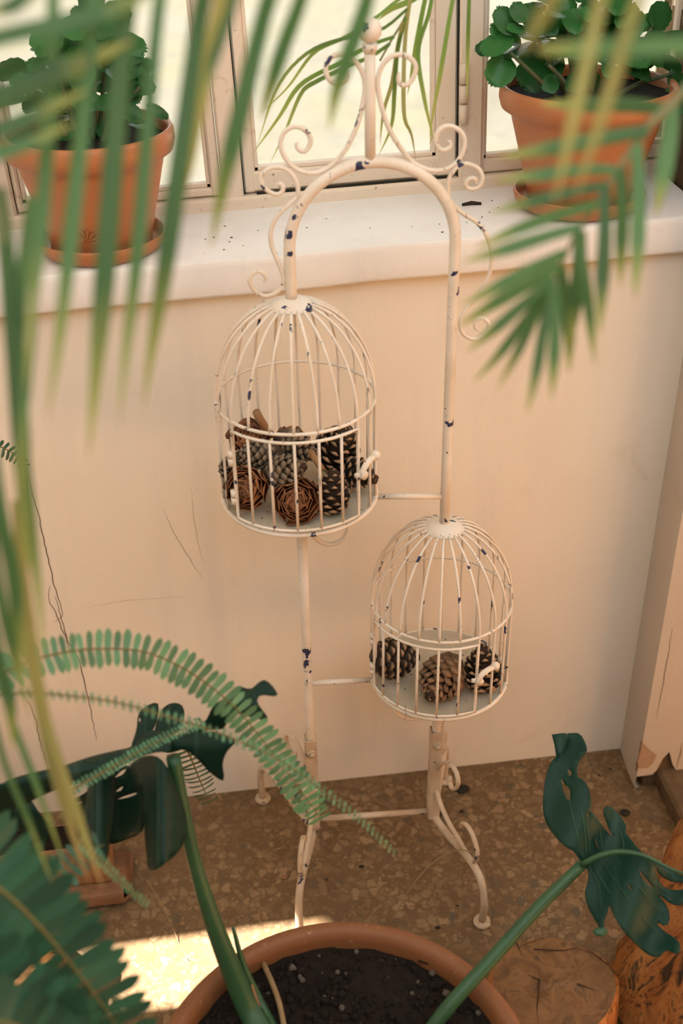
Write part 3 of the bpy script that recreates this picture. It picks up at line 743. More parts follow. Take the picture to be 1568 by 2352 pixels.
# ------------------------------------------------------------------ terracotta pots with kalanchoe on the sill
def kal_leaf(name, w_, cup, seed):
    r = random.Random(seed); nv, nu = 9, 7; V = []; UV = []
    for side in (1, -1):
        for i in range(nv):
            t = i/(nv-1)
            hw = w_*(.16+.84*math.sin(math.pi*min(1, .08+t*.80))**.8)*(1 if t < .93 else .62) if t > .12 else w_*.13
            for k in range(nu):
                s = -1+2*k/(nu-1)
                cren = 1+(.11*math.sin(i*3.1+k) if abs(s) == 1 and t > .3 else 0)
                y = t*(1-.05*s*s*(t > .9)) + (.035*math.cos(k*3.14) if t == 1 else 0)
                V.append((s*hw*cren, y, cup*(s*s)*hw + -.16*t*t*cup*3 + side*.014*(1-abs(s)**3) + .02*math.sin(5*t+3*s+seed))); UV.append((.5+.5*s, t))
    F = []; m = nv*nu
    for i in range(nv-1):
        for k in range(nu-1):
            a = i*nu+k; F.append((a, a+1, a+nu+1, a+nu)); a += m; F.append((a, a+nu, a+nu+1, a+1))
        F.append((i*nu, (i+1)*nu, (i+1)*nu+m, i*nu+m)); q = i*nu+nu-1; F.append((q, q+m, q+nu+m, q+nu))
    for k in range(nu-1):
        a = (nv-1)*nu+k; F.append((a, a+1, a+1+m, a+m))
    b = MB(); b.add(V, F, UV); me = mesh_of(name, b); me.materials.append(M['kal']); return me
KAL = [kal_leaf('kalanchoe_leaf', .40, .15, 1), kal_leaf('kalanchoe_leaf', .46, .28, 2), kal_leaf('kalanchoe_leaf', .36, -.1, 3), kal_leaf('kalanchoe_leaf', .42, .05, 4)]
def sill_pot(pxb, pyb, yc, Rs, rimpx, Rr, label, slabel, leaves, fill, stems, seed, relief):
    rnd = random.Random(seed)
    x = PY(pxb, pyb, yc).x; z0 = zt(x)+.0005; c = Vector((x, yc, 0))
    zr = PY(rimpx[0], rimpx[1], yc).z; H = zr-z0
    tag(obj('pot_saucer', MB().lathe([(0, z0+.001), (Rs*.86, z0+.001), (Rs*.97, z0+.010), (Rs, z0+.022), (Rs*.985, z0+.025), (Rs*.955, z0+.023), (Rs*.92, z0+.012), (Rs*.84, z0+.0055), (0, z0+.0055)], c, 56), M['terra'], None), slabel, 'saucer', 'saucers under the sill pots')
    t = thing('potted_kalanchoe', label, 'potted plant', (x, yc, z0+.006), 'potted kalanchoes on the sill')
    b0 = z0+.006; rb = Rs*.78; rs = Rr*.84
    pr = [(0, b0), (rb*.96, b0), (rb, b0+.004), (rb*1.0, b0+.012), (rb*1.015, b0+.014), (rb+(rs-rb)*.45, b0+(H-.05)*.5), (rb+(rs-rb)*.80, b0+(H-.05)*.80), (rb+(rs-rb)*.83, b0+(H-.05)*.83), (rs, zr-.047), (rs*1.01, zr-.042), (rs*1.06, zr-.036), (Rr*.97, zr-.030), (Rr, zr-.018), (Rr*.995, zr-.006), (Rr*.97, zr), (Rr*.94, zr-.001), (Rr*.925, zr-.008), (Rr*.90, zr-.030)]
    obj('pot', MB().lathe(pr, c, 64), M['terra'], t)
    so = MB(); n = 26
    V = []; F = []
    for i in range(8):
        for k in range(n):
            r = Rr*.915*i/7; a = 2*math.pi*k/n
            V.append((x+r*math.cos(a), yc+r*math.sin(a), zr-.016+rnd.uniform(-.003, .003)))
    for i in range(7):
        for k in range(n): F.append((i*n+k, (i+1)*n+k, (i+1)*n+(k+1) % n, i*n+(k+1) % n))
    so.add(V, F); obj('soil', so, M['soil'], t)
    if relief:
        q = PY(relief[0], relief[1], yc); zc = q.z - .010
        b = MB(); rr_ = lambda z: rb+(rs-rb)*min(1, (z-b0)/(H-.05))
        for k in range(7):
            a = math.radians(-75+25*k); L = .017
            loop = []
            for u in np.linspace(0, 2*math.pi, 11)[:-1]:
                ly = .004+L*.5*(1+math.cos(u)*.95); lx = math.sin(u)*.0028
                px_, pz_ = lx*math.cos(a)+ly*math.sin(a), -lx*math.sin(a)+ly*math.cos(a)
                z = zc+pz_; th = math.asin(max(-1, min(1, (q.x-x)/rr_(z))))*1.0 + px_/rr_(z)
                loop.append(Vector((x+rr_(z)*math.sin(th), yc-rr_(z)*math.cos(th), z)))
            b.tube(loop, .0007, 5, closed=True)
        obj('flower_relief', b, M['terra'], t)
    tops = []
    for (sx, sy, dy) in stems:
        e = PY(sx, sy, yc+dy); a = Vector((x+(e.x-x)*.35, yc+dy*.5, zr-.02))
        P = cr([a, a*.55+e*.45+Vector((rnd.uniform(-.006, .006), 0, .004)), e], 10)
        obj('stem', MB().tube(P, [.0040-.0018*i/9 for i in range(10)], 7), M['stem'], t); tops.append(e)
    cc = sum((Vector(e) for e in tops), Vector())/len(tops)
    def place(px, py, size, ang, nrm, dy):
        ctr = PY(px, py, yc+dy); dep = depth(ctr); L = size*dep/FPX*1.3
        d = (rt*math.cos(ang)+up*math.sin(ang))
        zv = Vector(nrm); X, Yv, Z = basis(d + zv*rnd.uniform(-.35, .15), zv)
        me = rnd.choice(KAL); p = ctr - Yv*(L*.52)
        o = piece('leaf', me, t, frame(p, X, Yv, Z, L))
        return p
    for (px, py, size, deg, tilt) in leaves:
        nv = (-fw*(1-tilt) + Vector((0, 0, 1))*tilt*1.2 + rt*rnd.uniform(-.3, .3)).normalized()
        place(px, py, size, math.radians(deg), nv, rnd.uniform(-.03, .02))
    for i in range(fill[0]):
        a = rnd.uniform(0, 2*math.pi); r = math.sqrt(rnd.uniform(0, 1))
        px, py = fill[1]+fill[3]*r*math.cos(a), fill[2]+fill[4]*r*math.sin(a)
        ang = math.atan2(fill[2]+fill[4]*.5-py, px-fill[1])+rnd.uniform(-.7, .7)
        nv = (-fw*rnd.uniform(.1, 1) + Vector((0, 0, 1))*rnd.uniform(.2, 1) + rt*rnd.uniform(-.6, .6)).normalized()
        place(px, py, rnd.uniform(30, 62), ang, nv, rnd.uniform(-.035, .07))
    return t
LK = [(106, 90, 68, 150, .1), (166, 63, 62, 130, .1), (255, 45, 88, 60, .1), (210, 5, 60, 95, .0), (288, 105, 78, -10, .15), (168, 105, 58, 200, .1), (240, 146, 92, -25, .95), (318, 162, 52, -35, .95), (22, 160, 64, 170, .3), (82, 147, 40, 190, .4), (122, 135, 46, 150, .2), (95, 117, 30, 110, .1), (253, 117, 32, 70, .1), (332, 200, 42, 10, .1), (362, 256, 44, -25, .8), (316, 288, 32, -20, .9), (22, 235, 60, 185, .8), (73, 237, 46, 200, .3), (302, 128, 48, -40, .4), (150, 297, 48, 250, .1), (240, 300, 42, 280, .1), (152, 218, 60, 220, .5), (190, 177, 60, 230, .3), (205, 110, 50, 100, .5), (185, 35, 40, 120, .2), (230, 75, 40, 80, .6), (60, 195, 50, 170, .6), (300, 215, 46, -50, .4), (270, 240, 44, -70, .2), (110, 275, 40, 240, .3)]
sill_pot(238, 577, .066, .0885, (192, 292), .1125, 'potted kalanchoe with a flower embossed on the pot, on the left of the sill', 'terracotta coloured plastic saucer under the left pot on the sill', LK, (58, 190, 195, 145, 112), [(200, 60, 0), (110, 110, -.01), (290, 110, 0), (60, 190, .0), (320, 200, 0), (150, 150, .03), (240, 150, .02), (190, 240, -.03), (280, 240, -.02), (90, 230, .01)], 3, (203, 500))
RK = [(1226, 47, 62, 95, .0), (1292, 37, 80, 80, .0), (1354, 15, 46, 70, .0), (1161, 47, 58, 120, .1), (1152, 75, 50, 150, .2), (1139, 103, 62, 190, .4), (1117, 109, 44, 200, .3), (1189, 115, 62, 200, .95), (1248, 76, 80, 160, .95), (1239, 160, 92, 215, .25), (1148, 162, 60, 235, .1), (1264, 193, 38, 250, .1), (1323, 187, 52, 250, .3), (1397, 159, 34, 90, .1), (1469, 174, 32, 100, .1), (1516, 34, 62, 60, .0), (1416, 15, 56, 40, .9), (1547, 233, 64, 260, .1), (1540, 150, 50, -30, .5), (1192, 28, 44, 120, .2), (1450, 60, 60, 60, .5), (1390, 70, 60, 100, .4), (1330, 90, 60, 140, .6), (1480, 110, 56, 20, .6), (1556, 90, 60, 0, .5), (1500, 240, 40, 270, .3), (1370, 130, 40, 160, .5), (1440, 140, 36, 30, .6), (1300, 120, 50, 190, .7), (1556, 190, 50, -60, .3)]
sill_pot(1325, 478, .072, .0935, (1342, 190), .121, 'potted kalanchoe in a plain plastic pot on the right of the sill', 'terracotta coloured plastic saucer under the right pot on the sill', RK, (66, 1350, 85, 190, 100), [(1230, 80, 0), (1300, 50, 0), (1170, 120, -.02), (1400, 40, .02), (1500, 60, 0), (1540, 170, 0), (1260, 150, -.03), (1450, 110, -.02), (1350, 110, .03)], 5, None)

# ------------------------------------------------------------------ big pot with monstera (leaves follow below)
PC = Vector((-.0969, -.7795, 0)); PZR = .34; PR = .2225
monstera = thing('potted_monstera', 'big round clay pot of dark soil with two monstera leaves', 'potted plant', (PC.x, PC.y, 0))
obj('pot', MB().lathe([(0, .002), (.150, .002), (.155, .008), (.185, .18), (.200, .285), (.205, .296), (PR-.003, .300), (PR, .310), (PR, .330), (PR-.004, PZR-.003), (PR-.012, PZR), (PR-.020, PZR-.004), (PR-.024, PZR-.015), (PR-.026, .27)], PC, 96), M['terra2'], monstera)
n, nr = 96, 26; V = []; F = []; zs0 = .308
for i in range(nr):
    for k in range(n):
        r = (PR-.0255)*i/(nr-1); a = 2*math.pi*k/n; x, y = PC.x+r*math.cos(a), PC.y+r*math.sin(a)
        V.append((x, y, zs0 + .006*(i/(nr-1))**3 + .004*math.sin(40*x+3)*math.sin(37*y) + random.uniform(-.0022, .0022)))
for i in range(nr-1):
    for k in range(n): F.append((i*n+k, (i+1)*n+k, (i+1)*n+(k+1) % n, i*n+(k+1) % n))
sm = MB(); sm.add(V, F); obj('soil', sm, M['soil'], monstera)
cl = MB(); ca = MB()
for i in range(1900):
    r = (PR-.03)*math.sqrt(random.random()); a = random.uniform(0, 2*math.pi); s = random.choice([.0015, .0022, .003, .0045])*random.uniform(.7, 1.2)
    edge = r > .155
    tgt = ca if random.random() < (.10 if edge else .008) else cl
    tgt.ball((PC.x+r*math.cos(a), PC.y+r*math.sin(a), zs0+.003+.006*(r/.2)**3), s, 6, 4, (random.uniform(.8, 1.3), random.uniform(.8, 1.3), random.uniform(.6, 1)))
obj('soil_clumps', cl, M['soil'], monstera, False)['kind'] = 'stuff'
obj('pale_crumbs', ca, M['ash'], monstera, False)['kind'] = 'stuff'
for px, py, L in ((995, 2215, .035), (1010, 2222, .02)):
    p = PZ(px, py, zs0+.010); solo('bark_chip', MB().tube([p+Vector((-L/2, .008, 0)), p+Vector((0, 0, .003)), p+Vector((L/2, -.010, 0))], [.002, .004, .0025], 6), M['core'], 'curled bark chip on the soil of the big pot, the %s one' % ('longer' if L > .03 else 'shorter'), 'bark chip', 'bark chips on the soil')

# ------------------------------------------------------------------ stumps on the lower right, planter and stump on the lower left
def wobf(seed, amp, k=3):
    r = random.Random(seed); ph = [r.uniform(0, 6.28) for _ in range(6)]
    return lambda a: sum(amp/(j+1)*math.sin((j+2)*a+ph[j]) for j in range(5))
c = PZ(1272, 2265, .15); c.z = 0; R1 = .088
lg = MB(); wv = wobf(4, .05)
lg.lathe([(R1*1.02, 0), (R1*1.03, .06), (R1*.985, .125), (R1*.96, .146), (R1*.90, .1515)], c, 48, wv)
st = thing('wood_stump', 'sawn round stump with a cracked top beside the big pot', 'stump', c)
obj('bark_side', lg, M['bark'], st)
tp = MB(); V = [(c.x, c.y, .153)]; F = []
for i in range(1, 9):
    for k in range(48):
        a = 2*math.pi*k/48; r = R1*.903*(1+wv(a))*i/8; V.append((c.x+r*math.cos(a), c.y+r*math.sin(a), .1515+.0015*math.sin(31*r+5*a)+random.uniform(-.0004, .0004)))
for k in range(48): F.append((0, 1+k, 1+(k+1) % 48))
for i in range(7):
    for k in range(48): F.append((1+i*48+k, 1+(i+1)*48+k, 1+(i+1)*48+(k+1) % 48, 1+i*48+(k+1) % 48))
tp.add(V, F); obj('sawn_top', tp, M['logend'], st)
for px in ([(1238, 2250), (1236, 2285), (1233, 2320), (1238, 2352)], [(1238, 2250), (1222, 2243), (1210, 2235)], [(1185, 2165), (1195, 2185), (1205, 2200)], [(1325, 2260), (1350, 2268), (1378, 2278)], [(1225, 2180), (1290, 2183), (1330, 2178), (1365, 2200)]):
    P = cr([PZ(x, y, .1545) for x, y in px], 14); b = MB(); b.ribbon(P, lambda t: .0011*(1.1-t), (1, .3, 0), 0, 14, 2); obj('crack', b, M['core'], st, False)
# gnarled leaning trunk: a twisted ridged column
def gnarl(name, base, top, r0, r1, label, mat_, seed, n=40, m=26):
    base, top = Vector(base), Vector(top); ax = (top-base); r = random.Random(seed); V = []; F = []
    ph = [r.uniform(0, 6.28) for _ in range(8)]; u, _, v = basis(ax.normalized(), (1, 0, .2))
    for i in range(m):
        t = i/(m-1); rr = r0*(1-t)+r1*t + .35*r0*max(0, .25-t)**1.2
        for k in range(n):
            a = 2*math.pi*k/n
            q = rr*(1+.13*math.sin(3*a+ph[0]+2*t)+.09*math.sin(5*a+ph[1]-3*t)+.05*math.sin(11*a+ph[2]+5*t)+.035*math.sin(17*a+7*t+ph[3])+.04*math.sin(9*t+ph[4]+2*a))
            V.append(base+ax*t+(u*math.cos(a)+v*math.sin(a))*q)
    for i in range(m-1):
        for k in range(n): F.append((i*n+k, i*n+(k+1) % n, (i+1)*n+(k+1) % n, (i+1)*n+k))
    F.append(tuple((m-1)*n+k for k in range(n)))
    b = MB(); b.add(V, F); return solo(name, b, mat_, label, 'trunk')
g0 = PZ(1500, 2330, .0); g1 = PZ(1640, 1930, .30)
gnarl('gnarled_trunk', (g0.x+.03, g0.y-.01, 0), (g0.x+.17, g0.y+.10, .34), .105, .075, 'gnarled orange brown trunk leaning at the right edge behind the sawn stump', M['bark'], 11)
# left: wooden planter box on a ledge, seen behind the leaves
q0 = PZ(292, 2062, .03)
bx = thing('wooden_planter', 'brown wooden planter box on a rounded plank at the left behind the fern', 'planter', (q0.x-.16, -.17, 0))
qa = PZ(300, 2048, .035); b = MB(); b.box((qa.x-.34, qa.y-.002, 0), (qa.x, qa.y+.10, .035), .012); obj('plank', b, M['brown'], bx)
qb = PZ(262, 2030, .035); b = MB(); b.box((qb.x-.30, qa.y+.022, .035), (qb.x, qa.y+.085, .12), .006); obj('box_wall', b, M['brown'], bx)
b = MB(); b.box((qb.x-.29, qa.y+.030, .118), (qb.x-.008, qa.y+.077, .121), 0); obj('soil', b, M['soil'], bx)
q1 = PZ(60, 2330, .0)
gnarl('bark_stump', (q1.x-.02, q1.y+.03, 0), (q1.x-.02, q1.y+.05, .075), .085, .075, 'low bark covered stump in the sun at the lower left behind the fern', M['bark'], 21)
# litter on the floor
def straw(px, zz, label, r=.0010, m='straw', name='dry_straw', cat='straw'):
    da, db = depth(PZ(*px[0], zz[0])), depth(PZ(*px[-1], zz[-1])); P = cr([PD(x, y, da+(db-da)*i/(len(px)-1)) for i, (x, y) in enumerate(px)], 24); return solo(name, MB().tube(P, [r*(1-.5*i/23) for i in range(24)], 6), M[m], label, cat)
straw([(895, 2125), (940, 2045), (990, 1985), (1050, 1952), (1090, 1963), (1112, 2010), (1122, 2080), (1131, 2160)], [.03]*7+[.03], 'long dry grass stem arching over the front right foot of the stand', .0014)
straw([(335, 2020), (370, 2075), (400, 2140), (418, 2185), (432, 2206)], [.045, .03, .02, .01, .003], 'thin brown dead runner hanging from the fern over the sunlit floor', .0010)
for i, (px, py, s, lab) in enumerate([(1062, 1812, .014, 'dark green fallen leaf scrap by the right back foot of the stand'), (1435, 1866, .010, 'black rotten leaf scrap on the floor beside the pier')]):
    p = PZ(px, py, .004); b = MB(); b.ball(p, s, 8, 5, (1, .8, .28)); solo('leaf_scrap', b, M['dark'], lab, 'leaf scrap')
for i, (px, py) in enumerate([(653, 2015), (1005, 2130), (1050, 2080), (750, 2020), (1060, 1863), (1010, 1870), (1375, 1780), (1400, 1765), (830, 1990), (640, 1780)]):
    p = PZ(px, py, .0015); b = MB(); b.ball(p, random.uniform(.002, .0045), 6, 4, (1.4, .9, .4)); solo('floor_crumb', b, M['core' if i else 'twig'], 'small dark crumb of litter on the terrazzo floor', 'crumb', 'crumbs of litter on the floor')
# ------------------------------------------------------------------ monstera leaves
def pxpath(P, d0, d1):
    n = len(P)
    return [PD(p[0], p[1], (p[2] if len(p) > 2 else d0+(d1-d0)*i/(n-1))) for i, p in enumerate(P)]
ROUND = lambda t: (.45+.55*math.sin(math.pi*min(.5, .1+t*.55)))*math.sqrt(max(0, 1-max(0, (t-.75)/.25)**2))+.01
def lobe(b, P, wpx, d0, d1, fold=.12, shape=None, twist=0., n=16):
    pts = pxpath(P, d0, d1); dep = (d0+d1)/2; hw = wpx*.5*dep/FPX
    sh = shape or (lambda t: (.35+.65*math.sin(math.pi*min(1, .12+t*.62)))*(1-max(0, (t-.72)/.28)**2.2)+.015)
    def side(t):
        i = min(int(t*(n-1)), n-2)
        T = (pts[-1]-pts[0]); s = T.cross(-fw)
        return s*math.cos(twist)+fw*s.length*math.sin(twist)
    b.ribbon(pts, lambda t: hw*sh(t), side, fold, n, 7)
dl = depth(PZ(600, 2385, zs0+.004))
pet = MB(); P = cr([PZ(612, 2392, zs0), PD(565, 2305, 1.36), PD(505, 2160, 1.33), PD(452, 2000, 1.30), PD(418, 1850, 1.27), PD(398, 1738, 1.25)], 30)
pet.tube(P, [.0155-.0075*min(1, i/18) for i in range(30)], 10)
p1 = obj('petiole', pet, M['monst'], monstera)
pet = MB(); P = cr([PZ(640, 2392, zs0), PD(600, 2310, 1.372), PD(560, 2220, 1.37), PD(535, 2130, 1.36)], 20)
pet.tube(P, [.0085*(1-.75*i/19) for i in range(20)], 8); obj('sheath', pet, M['monst'], monstera)
b = MB(); P = cr([PZ(615, 2390, zs0), PD(598, 2330, 1.36), PD(578, 2262, 1.355)], 10); b.tube(P, [.0055*(1-.08*i) for i in range(10)], 6); obj('dry_sheath', b, M['twig'], monstera)
b = MB(); P = cr([PZ(655, 2372, zs0+.004), PZ(640, 2300, zs0+.016), PZ(615, 2235, zs0+.02), PZ(600, 2205, zs0+.005)], 14); b.tube(P, [.0035]*14, 7); obj('aerial_root', b, M['straw'], monstera)
def inpoly(p, poly):
    x, y = p; c = False; n = len(poly)
    for i in range(n):
        x1, y1 = poly[i]; x2, y2 = poly[(i+1) % n]
        if (y1 > y) != (y2 > y) and x < (x2-x1)*(y-y1)/(y2-y1)+x1: c = not c
    return c
def blade(mb, o, s, poly, dfun, holes=(), step=13, smooth=3):
    """a leaf surface with a cut outline; dfun gives the distance of each point from the camera, so the blade bends in depth"""
    def rs(P):
        Q = cr([(o[0]+x/s, o[1]+y/s, 0) for x, y in P]+[(o[0]+P[0][0]/s, o[1]+P[0][1]/s, 0)], len(P)*smooth+1)[:-1]
        return [(q.x, q.y) for q in Q]
    loops = [rs(poly)]+[rs(h) for h in holes]
    V = []; Ed = []
    for L in loops:
        k = len(V); V += L; Ed += [(k+i, k+(i+1) % len(L)) for i in range(len(L))]
    x0, x1 = min(p[0] for p in loops[0]), max(p[0] for p in loops[0]); y0_, y1_ = min(p[1] for p in loops[0]), max(p[1] for p in loops[0])
    for gx in np.arange(x0+step/2, x1, step):
        for gy in np.arange(y0_+step/2, y1_, step):
            p = (gx+random.uniform(-2, 2), gy+random.uniform(-2, 2))
            if inpoly(p, loops[0]) and not any(inpoly(p, h) for h in loops[1:]) and min((p[0]-q[0])**2+(p[1]-q[1])**2 for L in loops for q in L) > (step*.45)**2: V.append(p)
    r = delaunay_2d_cdt([Vector(p) for p in V], Ed, [], 0, 1e-4)
    vv, ff = r[0], r[2]; F = []
    for f in ff:
        c = (sum(vv[k].x for k in f)/len(f), sum(vv[k].y for k in f)/len(f))
        if inpoly(c, loops[0]) and not any(inpoly(c, h) for h in loops[1:]): F.append(tuple(f))
    mb.add([PD(p.x, p.y, dfun(p.x, p.y)) for p in vv], F, [((p.x-x0)/(x1-x0), (p.y-y0_)/(y1_-y0_)) for p in vv])
def thicken(o, t=.0014):
    m = o.modifiers.new('thickness', 'SOLIDIFY'); m.thickness = t; m.offset = 0; return o
Q3 = ((0, 1540), 2.45)
lf = MB()
blade(lf, *Q3, [(380, 740), (480, 690), (640, 570), (740, 540), (790, 690), (805, 800), (800, 905), (700, 955), (600, 975), (500, 930), (420, 880), (390, 800)], lambda x, y: 1.31+.00025*(y-1800)+.03*math.sin(x*.03), [[(645, 604), (675, 572), (712, 552), (690, 585)], [(650, 684), (672, 662), (696, 650), (680, 676)], [(655, 728), (700, 706), (778, 686), (740, 708), (690, 722)], [(400, 752), (440, 742), (478, 735), (440, 752)]])
blade(lf, *Q3, [(0, 640), (100, 600), (240, 565), (350, 540), (500, 490), (640, 455), (740, 430), (800, 370), (860, 335), (905, 350), (960, 385), (960, 450), (870, 460), (740, 505), (600, 585), (480, 625), (350, 655), (200, 720), (80, 780), (-60, 830), (-120, 700)], lambda x, y: 1.23-.00012*(400-x)+.0007*abs(y-(1735+(400-x)*.17)))
blade(lf, *Q3, [(740, 420), (768, 330), (778, 250), (820, 205), (885, 183), (890, 240), (868, 320), (810, 410)], lambda x, y: 1.29+.0006*(1700-y), [[(783, 262), (790, 275), (788, 292), (782, 280)]])
blade(lf, *Q3, [(860, 380), (885, 280), (920, 212), (970, 185), (1020, 195), (1038, 240), (1025, 310), (980, 360), (920, 400)], lambda x, y: 1.29+.0006*(1700-y))
blade(lf, *Q3, [(890, 415), (960, 378), (1050, 352), (1200, 348), (1290, 370), (1325, 400), (1275, 460), (1252, 530), (1258, 618), (1180, 570), (1120, 505), (1040, 445), (950, 455)], lambda x, y: 1.25-.00016*(x-390)+.0004*abs(y-1710))
blade(lf, *Q3, [(1060, 330), (1150, 290), (1200, 200), (1280, 150), (1350, 95), (1410, 105), (1490, 55), (1562, 140), (1465, 138), (1450, 185), (1505, 275), (1390, 255), (1310, 240), (1280, 290), (1250, 330), (1180, 330), (1100, 370)], lambda x, y: 1.23+.0005*abs(y-1620)-.0001*(x-500))
blade(lf, *Q3, [(500, 610), (560, 600), (640, 585), (645, 700), (630, 850), (612, 970), (590, 1085), (530, 1060), (475, 1000), (448, 900), (470, 800), (490, 700)], lambda x, y: 1.235+.0009*abs(x-225)-.00012*(y-1750))
blade(lf, *Q3, [(735, 530), (790, 490), (870, 480), (930, 530), (965, 600), (1003, 700), (1040, 800), (1047, 900), (1022, 990), (960, 1060), (850, 1132), (828, 1040), (817, 930), (806, 800), (782, 680), (755, 600)], lambda x, y: 1.225+.0009*abs(x-375)-.00012*(y-1750))
blade(lf, *Q3, [(-120, 800), (0, 760), (60, 700), (160, 720), (220, 800), (280, 880), (300, 930), (220, 990), (170, 1000), (120, 930), (40, 920), (-60, 960)], lambda x, y: 1.26+.0005*abs(y-1860), [[(75, 940), (100, 900), (125, 910), (95, 960)]])
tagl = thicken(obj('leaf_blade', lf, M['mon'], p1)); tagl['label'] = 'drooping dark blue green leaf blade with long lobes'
pet = MB(); P = cr([PZ(965, 2400, zs0), PD(1030, 2312, 1.335), PD(1120, 2212, 1.345), PD(1230, 2090, 1.36), PD(1338, 1984, 1.37)], 24)
pet.tube(P, [.0092-.0025*i/23 for i in range(24)], 10); p2 = obj('petiole', pet, M['monst'], monstera)
lf = MB(); D = 1.37; Q4 = ((1200, 1660), 4.261)
df = lambda x, y: D + .00022*max(0, 1985-y) - .00030*max(0, y-1985) + .012*math.sin((x-1338)*.035+(y-1985)*.012) - .00005*max(0, x-1400)
blade(lf, *Q4, [(440, 105), (550, 105), (600, 170), (630, 270), (580, 330), (542, 390), (530, 470), (545, 540), (590, 560), (640, 630), (668, 740), (671, 840), (648, 850), (700, 900), (760, 990), (830, 1075), (885, 1120), (850, 1050), (812, 950), (788, 860), (830, 812), (885, 845), (960, 920), (1012, 1010), (1002, 1060), (1050, 1130), (1130, 1230), (1190, 1290), (1300, 1370), (1450, 1450), (1620, 1520), (1600, 1548), (1500, 1562), (1420, 1540), (1335, 1480), (1305, 1405), (1295, 1460), (1360, 1590), (1470, 1640), (1600, 1640), (1580, 1740), (1530, 1790), (1440, 1765), (1340, 1690), (1300, 1665), (1385, 1755), (1430, 1850), (1440, 1925), (1398, 1990), (1330, 1960), (1300, 1960), (1400, 2050), (1500, 2115), (1540, 2170), (1530, 2250), (1480, 2262), (1405, 2225), (1330, 2290), (1230, 2270), (1080, 2140), (960, 2000), (900, 1900), (850, 1790), (838, 1810), (825, 1870), (790, 1950), (800, 2015), (760, 2015), (690, 1900), (630, 1780), (610, 1650), (640, 1560), (640, 1445), (600, 1380), (560, 1340), (500, 1260), (400, 1200), (300, 1090), (230, 980), (198, 850), (205, 680), (230, 520), (270, 400), (330, 330), (400, 270), (442, 200)], df,
      [[(378, 545), (420, 615), (465, 655), (462, 775), (422, 725), (390, 640)], [(444, 450), (470, 470), (482, 505), (462, 530), (448, 495)], [(700, 1085), (722, 1160), (746, 1272), (725, 1220), (705, 1150)], [(640, 872), (655, 900), (652, 935), (642, 910)], [(1138, 1425), (1180, 1490), (1290, 1622), (1240, 1600), (1160, 1510)], [(1022, 1570), (1050, 1600), (1072, 1645), (1040, 1612)]], 11, 2)
blade(lf, *Q4, [(285, 115), (430, 105), (442, 195), (400, 268), (335, 335), (310, 220)], lambda x, y: df(x, y)-.012+.0003*abs(x-1290), [], 11)
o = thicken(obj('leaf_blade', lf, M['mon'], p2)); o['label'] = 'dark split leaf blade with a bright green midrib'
b = MB(); P = cr(pxpath([(1336, 1986), (1370, 1968), (1420, 1956), (1480, 1966), (1540, 1996), (1590, 2012)], D-.006, D-.034), 16); b.tube(P, [.0042-.0028*i/15 for i in range(16)], 6); obj('midrib', b, M['monst'], p2)
for P in ([(1340, 1975), (1322, 1900), (1308, 1840), (1300, 1770)], [(1348, 1970), (1340, 1890), (1328, 1810)], [(1355, 1965), (1348, 1900), (1330, 1850)], [(1385, 1960), (1376, 1900), (1365, 1880)], [(1350, 1990), (1374, 2030), (1382, 2090)], [(1362, 1990), (1400, 2050), (1450, 2120)], [(1385, 1985), (1440, 2060), (1500, 2140)], [(1412, 1970), (1470, 2040), (1520, 2100)], [(1455, 1965), (1510, 2030), (1550, 2060)], [(1432, 1955), (1430, 1930), (1420, 1890)]):
    Pv = cr([PD(x, y, df(x, y)-.0015) for x, y in P], 10); obj('vein', MB().tube(Pv, [.0007-.00045*i/9 for i in range(10)], 5), M['monst'], p2)
b = MB(); b.ball(PD(1378, 2140, D-.05), .006, 8, 6, (1.5, 1, .7)); obj('leaf_tip', b, M['monst'], p2)

# ------------------------------------------------------------------ ferns
def pinna_mesh(name, hw, bend, mt):
    b = MB(); b.ribbon([(0, 0, 0), (bend*.3, .35, .01), (bend*.7, .7, .0), (bend*1.4, 1, -.05)], lambda t: hw*(.55+.45*math.sin(math.pi*min(1, .15+.6*t)))*(1-max(0, (t-.7)/.3)**2)+.004, (1, 0, 0), .15, 8, 3)
    me = mesh_of(name, b); me.materials.append(mt); return me
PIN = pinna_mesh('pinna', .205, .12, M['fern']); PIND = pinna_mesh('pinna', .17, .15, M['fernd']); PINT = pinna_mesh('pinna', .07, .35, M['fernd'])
def frond(root, P, d0, d1, lpx, n, me, nrm, name='frond', droop=.0, r=.0011, lean=.25, label=None, both=True, ph=.06):
    pts = cr(pxpath(P, d0, d1), 2*n+2)
    st_ = obj(name, MB().tube(pts, [r*(1.3-1.0*i/(2*n+1)) for i in range(2*n+2)], 6), M['fernst'], root, label=label)
    for i in range(n):
        t = (i+.5)/n; p = pts[2*i+1]; T = (pts[2*i+2]-pts[2*i]).normalized(); dep = depth(p)
        nn = Vector(nrm(t) if callable(nrm) else nrm); s = T.cross(nn).normalized(); nn = s.cross(T)
        L0 = (lpx(t) if callable(lpx) else lpx)*dep/FPX
        for sg in ((-1, 1) if both else (1,)):
            d = (s*sg + T*(lean+random.uniform(-ph, ph)) - Vector((0, 0, droop)) + nn*random.uniform(-.18, .12)).normalized()
            X, Yv, Z = basis(d, nn); 
            if sg < 0: X = -X; Z = -Z
            Lq = L0*random.uniform(.9, 1.08)
            piece('pinna', me, st_, frame(p, X, Yv, Z, Lq))
    return st_
fern = thing('boston_fern', 'bright green fern arching in from the left in front of the wall', 'fern', PD(-120, 1900, 1.02))
bell = lambda a, m: (lambda t: a*(m+(1-m)*math.sin(math.pi*min(1, .12+.86*t))**.7))
